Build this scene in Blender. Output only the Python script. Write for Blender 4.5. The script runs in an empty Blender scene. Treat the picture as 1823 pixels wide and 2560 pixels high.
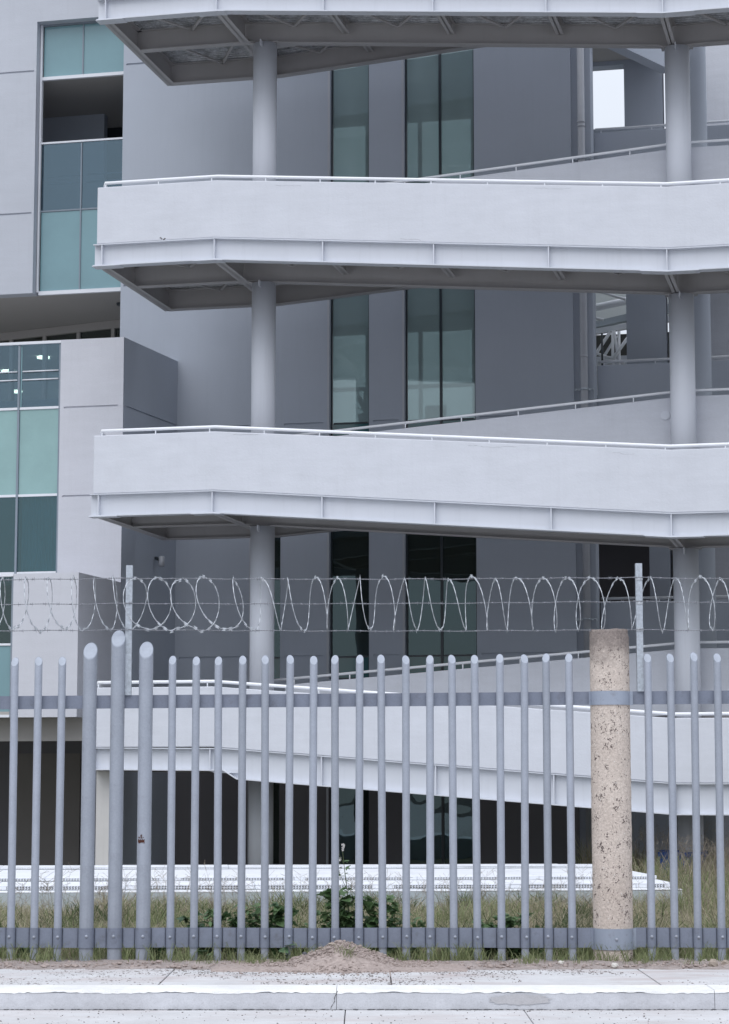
import bpy, math, random
import numpy as np
from mathutils import Vector, Matrix

SC = bpy.context.scene
COL = SC.collection
R = math.radians
rnd = random.Random(7)
rng = np.random.default_rng(11)

# ------------------------------------------------------------------ camera
cam_d = bpy.data.cameras.new('camera')
cam_d.sensor_width = 36.0
cam_d.sensor_fit = 'AUTO'
cam_d.lens = 5612.0 / 2560.0 * 36.0
cam_d.clip_start = 0.5
cam_d.clip_end = 3000.0
cam = bpy.data.objects.new('camera', cam_d)
COL.objects.link(cam)
TILT = math.atan(684.0 / 5612.0)
cam.location = (0, 0, 1.6)
cam.rotation_euler = (R(90) + TILT, 0, 0)
SC.camera = cam

# ------------------------------------------------------------------ sky and sun (overcast)
SUN_EL, SUN_AZ = 58.0, 200.0          # azimuth in degrees clockwise from +Y: behind the camera
world = bpy.data.worlds.new('World')
SC.world = world
world.use_nodes = True
wn, wl = world.node_tree.nodes, world.node_tree.links
wn.clear()
w_out = wn.new('ShaderNodeOutputWorld')
w_bg = wn.new('ShaderNodeBackground')
w_sky = wn.new('ShaderNodeTexSky')
w_sky.sky_type = 'NISHITA'
w_sky.sun_disc = False
w_sky.sun_elevation = R(SUN_EL)
w_sky.sun_rotation = R(SUN_AZ)
w_sky.air_density = 1.0
w_sky.dust_density = 1.0
w_sky.ozone_density = 1.0
w_hsv = wn.new('ShaderNodeHueSaturation')
w_hsv.inputs['Saturation'].default_value = 0.48
w_hsv.inputs['Hue'].default_value = 0.502
w_bg.inputs['Strength'].default_value = 0.132
# a closed cloud layer: the clear sky greyed and evened out by a uniform veil
w_mix = wn.new('ShaderNodeMix')
w_mix.data_type = 'RGBA'
w_mix.inputs['Factor'].default_value = 0.75
# overcast veil: brighter overhead than at the horizon, as a cloud layer is
w_tc = wn.new('ShaderNodeTexCoord')
w_sep = wn.new('ShaderNodeSeparateXYZ')
w_ramp = wn.new('ShaderNodeMapRange')
w_ramp.inputs['To Min'].default_value = 0.42
w_ramp.inputs['To Max'].default_value = 1.55
w_vm = wn.new('ShaderNodeVectorMath')
w_vm.operation = 'SCALE'
w_vm.inputs[0].default_value = (8.75, 9.3, 10.25)
wl.new(w_tc.outputs['Generated'], w_sep.inputs[0])
wl.new(w_sep.outputs['Z'], w_ramp.inputs['Value'])
wl.new(w_ramp.outputs['Result'], w_vm.inputs['Scale'])
wl.new(w_vm.outputs['Vector'], w_mix.inputs['B'])
wl.new(w_sky.outputs['Color'], w_hsv.inputs['Color'])
wl.new(w_hsv.outputs['Color'], w_mix.inputs['A'])
wl.new(w_mix.outputs['Result'], w_bg.inputs['Color'])
wl.new(w_bg.outputs['Background'], w_out.inputs['Surface'])

sun_d = bpy.data.lights.new('sun', 'SUN')
sun_d.energy = 1.3
sun_d.angle = R(60)
sun_d.color = (1.0, 0.97, 0.94)
sun = bpy.data.objects.new('sun', sun_d)
COL.objects.link(sun)
sun.location = (-10, -20, 40)
_d = Vector((math.sin(R(SUN_AZ)) * math.cos(R(SUN_EL)), math.cos(R(SUN_AZ)) * math.cos(R(SUN_EL)), math.sin(R(SUN_EL))))
sun.rotation_euler = (-_d).to_track_quat('-Z', 'Y').to_euler()

SC.view_settings.view_transform = 'Standard'
SC.view_settings.look = 'None'
SC.view_settings.gamma = 1.0
SC.view_settings.use_curve_mapping = False
SC.view_settings.exposure = 0.12
SC.cycles.max_bounces = 10
SC.cycles.diffuse_bounces = 5
SC.cycles.transparent_max_bounces = 24

# ------------------------------------------------------------------ materials
def new_mat(name):
    m = bpy.data.materials.new(name)
    m.use_nodes = True
    nt = m.node_tree
    nt.nodes.clear()
    return m, nt, nt.nodes.new('ShaderNodeOutputMaterial')

def N(nt, typ, **kw):
    n = nt.nodes.new(typ)
    for k, v in kw.items():
        if k in n.inputs:
            n.inputs[k].default_value = v
        else:
            setattr(n, k, v)
    return n

def noise(nt, vec, scale, detail=5.0, rough=0.6):
    n = N(nt, 'ShaderNodeTexNoise', Scale=scale, Detail=detail, Roughness=rough)
    nt.links.new(vec, n.inputs['Vector'])
    return n.outputs['Fac']

def ramp(nt, fac, p0, p1, c0, c1):
    r = nt.nodes.new('ShaderNodeValToRGB')
    r.color_ramp.elements[0].position = p0
    r.color_ramp.elements[1].position = p1
    r.color_ramp.elements[0].color = (*c0, 1) if len(c0) == 3 else c0
    r.color_ramp.elements[1].color = (*c1, 1) if len(c1) == 3 else c1
    nt.links.new(fac, r.inputs['Fac'])
    return r.outputs['Color']

def mix(nt, fac, a, b, mode='MIX'):
    n = nt.nodes.new('ShaderNodeMix')
    n.data_type = 'RGBA'
    n.blend_type = mode
    for sock, v in ((n.inputs['Factor'], fac), (n.inputs['A'], a), (n.inputs['B'], b)):
        if hasattr(v, 'is_linked'):
            nt.links.new(v, sock)
        elif isinstance(v, (int, float)):
            sock.default_value = v
        else:
            sock.default_value = (*v, 1)
    return n.outputs['Result']

def coords(nt, scale=(1, 1, 1)):
    tc = nt.nodes.new('ShaderNodeTexCoord')
    mp = nt.nodes.new('ShaderNodeMapping')
    mp.inputs['Scale'].default_value = scale
    nt.links.new(tc.outputs['Object'], mp.inputs['Vector'])
    return mp.outputs['Vector']

def surface(name, col, rough=0.6, var=0.06, vscale=1.2, grain=0.0, gscale=120.0, bump=0.0, bscale=60.0,
            streak=0.0, stain=None, stain_amt=0.0, stain_scale=3.0, metallic=0.0, spec=0.4, trowel=0.0):
    """painted / mineral surface: mottled colour, grain, optional vertical run-off streaks and stains, fine relief"""
    m, nt, out = new_mat(name)
    v = coords(nt)
    b = N(nt, 'ShaderNodeBsdfPrincipled', Roughness=rough, Metallic=metallic)
    b.inputs['Specular IOR Level'].default_value = spec
    dk = tuple(c * (1 - var) for c in col)
    lt = tuple(min(1, c * (1 + var)) for c in col)
    c = ramp(nt, noise(nt, v, vscale, 6), 0.3, 0.7, dk, lt)
    if grain:
        g = ramp(nt, noise(nt, v, gscale, 2), 0.3, 0.7, (1 - grain,) * 3, (1 + 0,) * 3)
        c = mix(nt, 1.0, c, g, 'MULTIPLY')
    if trowel:
        vt = coords(nt, (0.5, 0.5, 2.6))
        c = mix(nt, 1.0, c, ramp(nt, noise(nt, vt, 3.2, 7, 0.7), 0.3, 0.7, (1 - trowel,) * 3, (1.0,) * 3), 'MULTIPLY')
    if streak:
        vs = coords(nt, (7, 7, 0.35))
        s = ramp(nt, noise(nt, vs, 1.6, 4, 0.7), 0.52, 0.78, (1, 1, 1), (1 - streak,) * 3)
        c = mix(nt, 1.0, c, s, 'MULTIPLY')
    if stain:
        f = ramp(nt, noise(nt, v, stain_scale, 8, 0.72), 0.55, 0.72, (0, 0, 0), (stain_amt,) * 3)
        c = mix(nt, f, c, stain)
    if name == 'fence_paint':      # each pipe weathered a little differently
        oi = nt.nodes.new('ShaderNodeObjectInfo')
        c = mix(nt, 1.0, c, ramp(nt, oi.outputs['Random'], 0.0, 1.0, (0.88, 0.88, 0.87), (1.06, 1.06, 1.06)), 'MULTIPLY')
    nt.links.new(c, b.inputs['Base Color'])
    if bump:
        bp = N(nt, 'ShaderNodeBump', Strength=bump, Distance=0.01)
        nt.links.new(noise(nt, v, bscale, 4), bp.inputs['Height'])
        nt.links.new(bp.outputs['Normal'], b.inputs['Normal'])
    nt.links.new(b.outputs['BSDF'], out.inputs['Surface'])
    return m

def glass(name, tint, refl, refl_tint, rough=0.0, wave=0.05, pane_lift=0.0, pane_lift_col=(0.42, 0.55, 0.55)):
    m, nt, out = new_mat(name)
    t = N(nt, 'ShaderNodeBsdfTransparent', Color=(*tint, 1))
    g = N(nt, 'ShaderNodeBsdfGlossy', Color=(*refl_tint, 1), Roughness=rough)
    bp = N(nt, 'ShaderNodeBump', Strength=wave, Distance=0.02)
    nt.links.new(noise(nt, coords(nt), 1.1, 2), bp.inputs['Height'])
    nt.links.new(bp.outputs['Normal'], g.inputs['Normal'])
    fr = N(nt, 'ShaderNodeFresnel', IOR=1.5)
    mr = N(nt, 'ShaderNodeMapRange')
    mr.inputs['From Min'].default_value = 0.04
    mr.inputs['To Min'].default_value = refl
    mr.inputs['To Max'].default_value = 1.0
    nt.links.new(fr.outputs['Fac'], mr.inputs['Value'])
    mx = nt.nodes.new('ShaderNodeMixShader')
    nt.links.new(mr.outputs['Result'], mx.inputs['Fac'])
    nt.links.new(t.outputs['BSDF'], mx.inputs[1])
    nt.links.new(g.outputs['BSDF'], mx.inputs[2])
    res = mx.outputs['Shader']
    if pane_lift:            # pale diffuse layer painted over the pane to brighten it like room light
        d = N(nt, 'ShaderNodeBsdfDiffuse', Color=(*pane_lift_col, 1))
        fa = ramp(nt, noise(nt, coords(nt, (1.2, 1, 0.35)), 0.7, 2, 0.5), 0.25, 0.75, (pane_lift * 0.75,) * 3, (pane_lift * 1.3,) * 3)
        m2 = nt.nodes.new('ShaderNodeMixShader')
        nt.links.new(fa, m2.inputs['Fac'])
        nt.links.new(res, m2.inputs[1])
        nt.links.new(d.outputs['BSDF'], m2.inputs[2])
        res = m2.outputs['Shader']
    nt.links.new(res, out.inputs['Surface'])
    return m

def emitter(name, col, strength):
    m, nt, out = new_mat(name)
    e = N(nt, 'ShaderNodeEmission', Color=(*col, 1), Strength=strength)
    nt.links.new(e.outputs['Emission'], out.inputs['Surface'])
    return m

def foliage(name, cols, rough=0.6, trans=0.35):
    """leaf colour picked at random per blade / leaf, partly translucent"""
    m, nt, out = new_mat(name)
    geo = nt.nodes.new('ShaderNodeNewGeometry')
    oi = nt.nodes.new('ShaderNodeObjectInfo')
    add = N(nt, 'ShaderNodeMath', operation='ADD')
    nt.links.new(geo.outputs['Random Per Island'], add.inputs[0])
    nt.links.new(oi.outputs['Random'], add.inputs[1])
    fr = N(nt, 'ShaderNodeMath', operation='FRACT')
    nt.links.new(add.outputs[0], fr.inputs[0])
    r = nt.nodes.new('ShaderNodeValToRGB')
    els = r.color_ramp.elements
    while len(els) < len(cols):
        els.new(0.5)
    for i, c in enumerate(cols):
        els[i].position = i / max(1, len(cols) - 1)
        els[i].color = (*c, 1)
    nt.links.new(fr.outputs[0], r.inputs['Fac'])
    b = N(nt, 'ShaderNodeBsdfPrincipled', Roughness=rough)
    b.inputs['Specular IOR Level'].default_value = 0.3
    nt.links.new(r.outputs['Color'], b.inputs['Base Color'])
    t = nt.nodes.new('ShaderNodeBsdfTranslucent')
    nt.links.new(r.outputs['Color'], t.inputs['Color'])
    mx = N(nt, 'ShaderNodeMixShader', Fac=trans)
    mx.inputs['Fac'].default_value = trans
    nt.links.new(b.outputs['BSDF'], mx.inputs[1])
    nt.links.new(t.outputs['BSDF'], mx.inputs[2])
    nt.links.new(mx.outputs['Shader'], out.inputs['Surface'])
    return m

M = {}
M['stucco'] = surface('stucco', (0.63, 0.652, 0.715), 0.85, 0.035, 1.6, 0.06, 90, 0.3, 25, streak=0.04, stain=(0.52, 0.535, 0.58), stain_amt=0.4, stain_scale=1.3, trowel=0.07)
M['stucco_b'] = surface('building_stucco', (0.59, 0.60, 0.655), 0.85, 0.03, 1.1, 0.06, 90, 0.3, 40, streak=0.04, trowel=0.05)
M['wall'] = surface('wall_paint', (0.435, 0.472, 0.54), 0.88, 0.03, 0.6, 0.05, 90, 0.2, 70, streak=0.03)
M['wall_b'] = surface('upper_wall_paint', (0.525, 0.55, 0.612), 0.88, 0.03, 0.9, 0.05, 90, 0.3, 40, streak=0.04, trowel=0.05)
M['steel_white'] = surface('white_steel', (0.595, 0.62, 0.68), 0.45, 0.03, 1.5, streak=0.06)
M['walk'] = surface('walkway_concrete', (0.36, 0.36, 0.37), 0.9, 0.08, 2)
M['steel_grey'] = surface('beam_paint', (0.40, 0.39, 0.395), 0.55, 0.05, 1.5, streak=0.05)
M['rail_white'] = surface('rail_paint', (0.80, 0.82, 0.86), 0.32, 0.02, 3)
M['column'] = surface('column_paint', (0.625, 0.65, 0.715), 0.5, 0.03, 0.9, streak=0.06)
M['decking'] = surface('galvanised_decking', (0.55, 0.57, 0.60), 0.38, 0.35, 6, 0.3, 25, metallic=0.55, stain=(0.1, 0.1, 0.11), stain_amt=0.7, stain_scale=5)
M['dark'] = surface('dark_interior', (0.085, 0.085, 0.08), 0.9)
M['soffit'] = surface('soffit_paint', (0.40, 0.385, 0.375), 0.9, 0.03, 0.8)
M['pier_paint'] = surface('pier_paint', (0.60, 0.59, 0.585), 0.85, 0.05, 2, streak=0.08)
M['door'] = surface('door_paint', (0.20, 0.185, 0.175), 0.7)
M['crack_line'] = surface('hairline', (0.36, 0.37, 0.40), 0.9)
M['dark_wall'] = surface('dark_wall_grey', (0.16, 0.155, 0.165), 0.9, 0.05, 0.8)  # dark grey for the ground-floor, undercroft and gallery rear walls
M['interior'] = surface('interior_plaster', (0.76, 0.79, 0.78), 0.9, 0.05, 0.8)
M['floor_in'] = surface('interior_floor', (0.48, 0.48, 0.48), 0.5)
M['pipe_pvc'] = surface('downpipe_paint', (0.45, 0.465, 0.505), 0.45, 0.04, 4)
M['frame_dark'] = surface('dark_frame', (0.035, 0.045, 0.055), 0.35)
M['frame_grey'] = surface('grey_frame', (0.22, 0.26, 0.31), 0.4)
M['frame_white'] = surface('white_frame', (0.72, 0.74, 0.79), 0.4)
M['teal'] = surface('teal_spandrel', (0.185, 0.325, 0.365), 0.12, 0.09, 0.7, 0.05, 60, spec=0.8)  # tone varied in the colour in place of cloud reflections
M['teal_light'] = surface('pale_teal_spandrel', (0.25, 0.405, 0.405), 0.10, 0.12, 0.7, 0.04, 60, spec=0.9)  # mottling painted in for the wavy reflection of the sky
M['teal_dark'] = surface('dark_teal_spandrel', (0.03, 0.12, 0.13), 0.1, spec=0.8)
M['glass'] = glass('tinted_glass', (0.50, 0.60, 0.60), 0.27, (0.70, 0.82, 0.82), pane_lift=0.36, pane_lift_col=(0.47, 0.60, 0.61))
M['glass_clear'] = glass('clear_glass', (0.62, 0.66, 0.66), 0.06, (0.8, 0.85, 0.85))
M['glass_teal'] = glass('teal_glass', (0.40, 0.58, 0.63), 0.12, (0.6, 0.85, 0.9), pane_lift=0.03, wave=0.3)
M['glass_blue'] = glass('blue_glass', (0.50, 0.60, 0.66), 0.13, (0.7, 0.9, 1.0))
M['glass_dark'] = glass('dark_glass', (0.20, 0.30, 0.31), 0.10, (0.6, 0.8, 0.85), pane_lift=0.06, pane_lift_col=(0.30, 0.34, 0.28), wave=0.25)
M['lamp'] = emitter('lamp_glow', (1.0, 0.88, 0.62), 16.0)
M['curtain'] = surface('curtain_cloth', (0.28, 0.50, 0.56), 0.9, 0.1, 2)
M['fence'] = surface('fence_paint', (0.34, 0.372, 0.44), 0.42, 0.07, 5, 0.10, 70, 0.08, 120, streak=0.14, stain=(0.20, 0.21, 0.25), stain_amt=0.6, stain_scale=4)
M['fence_cap'] = surface('cap_paint', (0.33, 0.365, 0.43), 0.45, 0.08, 20)
M['rail_steel'] = surface('rail_steel', (0.20, 0.225, 0.29), 0.45, 0.10, 4, 0.10, 60, 0.1, 120, stain=(0.12, 0.125, 0.15), stain_amt=0.7, stain_scale=7)
M['strap'] = surface('strap_steel', (0.275, 0.312, 0.385), 0.45, 0.08, 5, stain=(0.16, 0.15, 0.16), stain_amt=0.7, stain_scale=9)
M['galv'] = surface('galvanised_steel', (0.42, 0.46, 0.51), 0.45, 0.2, 40, metallic=0.5)
M['wire'] = surface('wire_steel', (0.54, 0.57, 0.61), 0.4, 0.15, 50, metallic=0.25)
M['barbed'] = surface('barbed_steel', (0.24, 0.25, 0.28), 0.5, 0.2, 60, metallic=0.4)
M['rust'] = surface('rust', (0.065, 0.022, 0.014), 0.9, 0.4, 60)
M['black_spot'] = surface('bare_spots', (0.06, 0.06, 0.07), 0.8)
M['deck_white'] = surface('deck_white', (0.71, 0.73, 0.775), 0.55, 0.07, 2.0, stain=(0.45, 0.45, 0.45), stain_amt=0.5, stain_scale=2.5)
M['deck_side'] = surface('deck_side', (0.45, 0.50, 0.54), 0.7, 0.06, 2)
M['blue'] = surface('blue_plastic', (0.03, 0.10, 0.36), 0.5, 0.1, 8)
M['soil'] = surface('soil', (0.35, 0.30, 0.285), 0.95, 0.22, 9, 0.3, 80, 0.8, 60, stain=(0.11, 0.10, 0.08), stain_amt=0.8, stain_scale=6)
M['clod'] = surface('clod', (0.33, 0.275, 0.255), 0.95, 0.25, 30, bump=0.6, bscale=90)
M['stone_white'] = surface('pale_stone', (0.55, 0.53, 0.50), 0.85, 0.15, 30, bump=0.5, bscale=60)
M['stone_tan'] = surface('tan_stone', (0.33, 0.28, 0.24), 0.85, 0.15, 30, bump=0.5, bscale=60)
M['stone_dark'] = surface('dark_stone', (0.09, 0.09, 0.10), 0.85, 0.15, 30)
M['pebble'] = surface('pebble', (0.22, 0.20, 0.195), 0.9, 0.3, 30)
M['field'] = surface('field_soil', (0.13, 0.125, 0.08), 0.95, 0.35, 2.5, 0.4, 60, 0.8, 40)
M['green_grass'] = foliage('green_grass', [(0.14, 0.175, 0.08), (0.22, 0.26, 0.12), (0.29, 0.31, 0.17), (0.17, 0.21, 0.10)])
M['dark_grass'] = foliage('dark_grass', [(0.055, 0.085, 0.035), (0.08, 0.11, 0.045), (0.05, 0.075, 0.03)])
M['dry_grass'] = foliage('dry_grass', [(0.46, 0.40, 0.30), (0.36, 0.31, 0.22), (0.56, 0.49, 0.39), (0.27, 0.25, 0.16), (0.40, 0.36, 0.25)])
M['seed'] = foliage('seed_heads', [(0.36, 0.31, 0.25), (0.28, 0.24, 0.20), (0.42, 0.36, 0.30)])
M['leaf'] = foliage('weed_leaf', [(0.10, 0.18, 0.075), (0.14, 0.225, 0.10), (0.07, 0.135, 0.055), (0.18, 0.26, 0.125)], 0.45, 0.25)
M['leaf_pale'] = foliage('vine_leaf', [(0.075, 0.14, 0.075), (0.10, 0.17, 0.09), (0.06, 0.12, 0.06)], 0.45, 0.25)
M['stem'] = surface('weed_stem', (0.10, 0.13, 0.06), 0.8)
M['petal'] = surface('petal', (0.75, 0.74, 0.72), 0.7)

def concrete_post_mat():
    m, nt, out = new_mat('pitted_concrete')
    v = coords(nt)
    b = N(nt, 'ShaderNodeBsdfPrincipled', Roughness=0.95)
    b.inputs['Specular IOR Level'].default_value = 0.2
    c = ramp(nt, noise(nt, v, 2.2, 6), 0.3, 0.7, (0.585, 0.51, 0.46), (0.69, 0.615, 0.56))
    g = ramp(nt, noise(nt, v, 55, 4, 0.75), 0.32, 0.68, (0.70, 0.68, 0.66), (1.12, 1.12, 1.12))
    c = mix(nt, 1.0, c, g, 'MULTIPLY')
    vs = coords(nt, (1, 1, 0.62))
    nd = N(nt, 'ShaderNodeTexNoise', Scale=45.0, Detail=3.0)
    nt.links.new(v, nd.inputs['Vector'])
    vo = N(nt, 'ShaderNodeTexVoronoi', Scale=29.0)
    nt.links.new(mix(nt, 0.05, vs, nd.outputs['Color'], 'LINEAR_LIGHT'), vo.inputs['Vector'])
    rv = ramp(nt, noise(nt, v, 9.0, 3), 0.36, 0.66, (0.10,) * 3, (0.40,) * 3)
    sub = N(nt, 'ShaderNodeMath', operation='LESS_THAN')
    nt.links.new(vo.outputs['Distance'], sub.inputs[0])
    nt.links.new(rv, sub.inputs[1])
    c = mix(nt, sub.outputs[0], c, (0.13, 0.105, 0.10))
    vo2 = N(nt, 'ShaderNodeTexVoronoi', Scale=17.0)
    nt.links.new(coords(nt, (1, 1.3, 1)), vo2.inputs['Vector'])
    lt = N(nt, 'ShaderNodeMath', operation='LESS_THAN')
    lt.inputs[1].default_value = 0.10
    nt.links.new(vo2.outputs['Distance'], lt.inputs[0])
    c = mix(nt, lt.outputs[0], c, (0.66, 0.63, 0.60))
    # damp, lichen-dark crown of the post (a stain with a shape of its own)
    sep = nt.nodes.new('ShaderNodeSeparateXYZ')
    nt.links.new(v, sep.inputs[0])
    am = N(nt, 'ShaderNodeMath', operation='MULTIPLY_ADD')
    am.inputs[1].default_value = 0.55
    nt.links.new(noise(nt, v, 7, 5, 0.7), am.inputs[0])
    nt.links.new(sep.outputs['Z'], am.inputs[2])
    dk = ramp(nt, am.outputs[0], 0.0, 1.0, (0, 0, 0), (1, 1, 1))
    mr = N(nt, 'ShaderNodeMapRange')
    mr.inputs['From Min'].default_value = 2.95
    mr.inputs['From Max'].default_value = 3.22
    mr.inputs['To Max'].default_value = 0.85
    nt.links.new(am.outputs[0], mr.inputs['Value'])
    c = mix(nt, mr.outputs['Result'], c, mix(nt, noise(nt, v, 40, 4, 0.7), (0.06, 0.05, 0.05), (0.34, 0.29, 0.27)))
    nt.links.new(c, b.inputs['Base Color'])
    bp = N(nt, 'ShaderNodeBump', Strength=0.9, Distance=0.012)
    nt.links.new(noise(nt, v, 60, 5, 0.7), bp.inputs['Height'])
    nt.links.new(bp.outputs['Normal'], b.inputs['Normal'])
    nt.links.new(b.outputs['BSDF'], out.inputs['Surface'])
    return m
M['concrete_post'] = concrete_post_mat()

def paving_mat(name, col, speck, speck_amt, crack=0.0, dust=0.0):
    m, nt, out = new_mat(name)
    v = coords(nt)
    b = N(nt, 'ShaderNodeBsdfPrincipled', Roughness=0.9)
    b.inputs['Specular IOR Level'].default_value = 0.25
    c = ramp(nt, noise(nt, v, 1.6, 7, 0.65), 0.3, 0.7, tuple(x * 0.88 for x in col), tuple(x * 1.07 for x in col))
    vs = coords(nt, (0.6, 2.2, 1))
    c = mix(nt, 1.0, c, ramp(nt, noise(nt, vs, 14, 6, 0.7), 0.35, 0.6, (0.90,) * 3, (1.0,) * 3), 'MULTIPLY')
    c = mix(nt, 1.0, c, ramp(nt, noise(nt, v, 110, 3, 0.7), 0.3, 0.55, (0.86,) * 3, (1.0,) * 3), 'MULTIPLY')
    f = ramp(nt, noise(nt, v, 38, 5, 0.75), 0.60, 0.68, (0, 0, 0), (speck_amt,) * 3)
    c = mix(nt, f, c, speck)
    if dust:
        fd = ramp(nt, noise(nt, coords(nt, (0.7, 1.6, 1)), 1.4, 6, 0.7), 0.46, 0.66, (0, 0, 0), (dust,) * 3)
        c = mix(nt, fd, c, (0.36, 0.29, 0.28))
    if crack:
        vo = N(nt, 'ShaderNodeTexVoronoi', Scale=0.55, feature='DISTANCE_TO_EDGE')
        wv = mix(nt, 0.12, v, N(nt, 'ShaderNodeTexNoise', Scale=4.0).outputs['Color'])
        nt.links.new(wv, vo.inputs['Vector'])
        cr = ramp(nt, vo.outputs['Distance'], 0.0, 0.006, (crack,) * 3, (0, 0, 0))
        c = mix(nt, cr, c, (0.1, 0.095, 0.095))
    nt.links.new(c, b.inputs['Base Color'])
    bp = N(nt, 'ShaderNodeBump', Strength=0.35, Distance=0.006)
    nt.links.new(noise(nt, v, 70, 5, 0.7), bp.inputs['Height'])
    nt.links.new(bp.outputs['Normal'], b.inputs['Normal'])
    nt.links.new(b.outputs['BSDF'], out.inputs['Surface'])
    return m
M['pavement'] = paving_mat('pavement_concrete', (0.545, 0.545, 0.56), (0.26, 0.22, 0.21), 0.5, dust=0.55)
M['road'] = paving_mat('road_concrete', (0.525, 0.525, 0.54), (0.30, 0.29, 0.29), 0.5, dust=0.35)
M['kerb_face'] = paving_mat('kerb_concrete', (0.575, 0.585, 0.625), (0.36, 0.35, 0.36), 0.55)
M['kerb_white'] = paving_mat('kerb_white_paint', (0.70, 0.70, 0.70), (0.45, 0.44, 0.44), 0.45)
M['repair'] = paving_mat('worn_concrete', (0.50, 0.495, 0.515), (0.6, 0.6, 0.62), 0.6)
M['crack'] = surface('crack_dirt', (0.06, 0.055, 0.055), 0.95)

# ------------------------------------------------------------------ mesh helpers
class MB:
    def __init__(self):
        self.v, self.f, self.s = [], [], []
    def add(self, verts, faces, smooth=False):
        o = len(self.v)
        self.v.extend([tuple(p) for p in verts])
        self.f.extend([tuple(i + o for i in fc) for fc in faces])
        self.s.extend([smooth] * len(faces))
        return self
    def quad(self, a, b, c, d):
        return self.add([a, b, c, d], [(0, 1, 2, 3)])
    def box(self, x0, x1, y0, y1, z0, z1):
        v = [(x, y, z) for z in (z0, z1) for y in (y0, y1) for x in (x0, x1)]
        return self.add(v, [(0, 2, 3, 1), (4, 5, 7, 6), (0, 1, 5, 4), (2, 6, 7, 3), (0, 4, 6, 2), (1, 3, 7, 5)])
    def hexa(self, bottom, top):
        """bottom and top: four points each, counter-clockwise seen from above"""
        return self.add(list(bottom) + list(top), [(3, 2, 1, 0), (4, 5, 6, 7), (0, 1, 5, 4), (1, 2, 6, 5), (2, 3, 7, 6), (3, 0, 4, 7)])
    def prism_xy(self, pts, z0, z1):
        n = len(pts)
        v = [(x, y, z0) for x, y in pts] + [(x, y, z1) for x, y in pts]
        f = [tuple(reversed(range(n))), tuple(range(n, 2 * n))] + [(i, (i + 1) % n, n + (i + 1) % n, n + i) for i in range(n)]
        return self.add(v, f)
    def prism_xz(self, pts, y0, y1):
        n = len(pts)
        v = [(x, y0, z) for x, z in pts] + [(x, y1, z) for x, z in pts]
        f = [tuple(range(n)), tuple(reversed(range(n, 2 * n)))] + [(i, n + i, n + (i + 1) % n, (i + 1) % n) for i in range(n)]
        return self.add(v, f)
    def band(self, us, zb, zt, y0, y1):
        """upright band whose lower and upper edges follow zb, zt at the stations us, from depth y0 to y1"""
        n = len(us)
        V = []
        for u, b, t in zip(us, zb, zt):
            V += [(u, y0, b), (u, y1, b), (u, y1, t), (u, y0, t)]
        F = [(0, 1, 2, 3), (4 * n - 1, 4 * n - 2, 4 * n - 3, 4 * n - 4)]
        for i in range(n - 1):
            for k in range(4):
                F.append((4 * i + k, 4 * (i + 1) + k, 4 * (i + 1) + (k + 1) % 4, 4 * i + (k + 1) % 4))
        return self.add(V, F)
    def tube(self, pts, r, n=8, cap=True, closed=False):
        pts = [Vector(p) for p in pts]
        rs = r if isinstance(r, (list, tuple)) else [r] * len(pts)
        verts, faces = [], []
        ref = None
        for i, p in enumerate(pts):
            d = (pts[min(i + 1, len(pts) - 1)] - pts[max(i - 1, 0)])
            d = d.normalized() if d.length > 1e-9 else Vector((0, 0, 1))
            if ref is None:
                ref = Vector((0, 0, 1)) if abs(d.z) < 0.9 else Vector((0, 1, 0))
            a = d.cross(ref)
            if a.length < 1e-4:
                a = d.cross(Vector((1, 0, 0)))
            a.normalize()
            b = a.cross(d)
            ref = b
            for k in range(n):
                t = 2 * math.pi * k / n
                verts.append(p + a * (rs[i] * math.cos(t)) + b * (rs[i] * math.sin(t)))
        for i in range(len(pts) - 1):
            for k in range(n):
                faces.append((i * n + k, i * n + (k + 1) % n, (i + 1) * n + (k + 1) % n, (i + 1) * n + k))
        self.add(verts, faces, True)
        if cap:
            o = len(self.v) - len(verts)
            self.f.append(tuple(o + k for k in reversed(range(n)))); self.s.append(False)
            self.f.append(tuple(o + (len(pts) - 1) * n + k for k in range(n))); self.s.append(False)
        return self
    def cyl(self, x, y, z0, z1, r, n=24, r1=None):
        return self.tube([(x, y, z0), (x, y, z1)], [r, r if r1 is None else r1], n)
    def blob(self, c, rx, ry, rz, n=8, m=5, jitter=0.0):
        verts = [(c[0], c[1], c[2] + rz)]
        for i in range(1, m):
            t = math.pi * i / m
            for k in range(n):
                p = 2 * math.pi * k / n
                j = 1 + rnd.uniform(-jitter, jitter)
                verts.append((c[0] + rx * j * math.sin(t) * math.cos(p), c[1] + ry * j * math.sin(t) * math.sin(p), c[2] + rz * j * math.cos(t)))
        verts.append((c[0], c[1], c[2] - rz))
        faces = [(0, 1 + k, 1 + (k + 1) % n) for k in range(n)]
        for i in range(m - 2):
            for k in range(n):
                a = 1 + i * n
                faces.append((a + k, a + n + k, a + n + (k + 1) % n, a + (k + 1) % n))
        a = 1 + (m - 2) * n
        faces += [(a + k, len(verts) - 1, a + (k + 1) % n) for k in range(n)]
        return self.add(verts, faces, jitter < 0.02)
    def mesh(self, name, mat):
        me = bpy.data.meshes.new(name)
        me.from_pydata(self.v, [], self.f)
        me.materials.append(mat)
        me.polygons.foreach_set('use_smooth', self.s)
        me.update()
        return me
    def build(self, name, mat, parent=None, bevel=0.0, **props):
        return put(name, self.mesh(name, mat), parent, bevel, **props)

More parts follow.
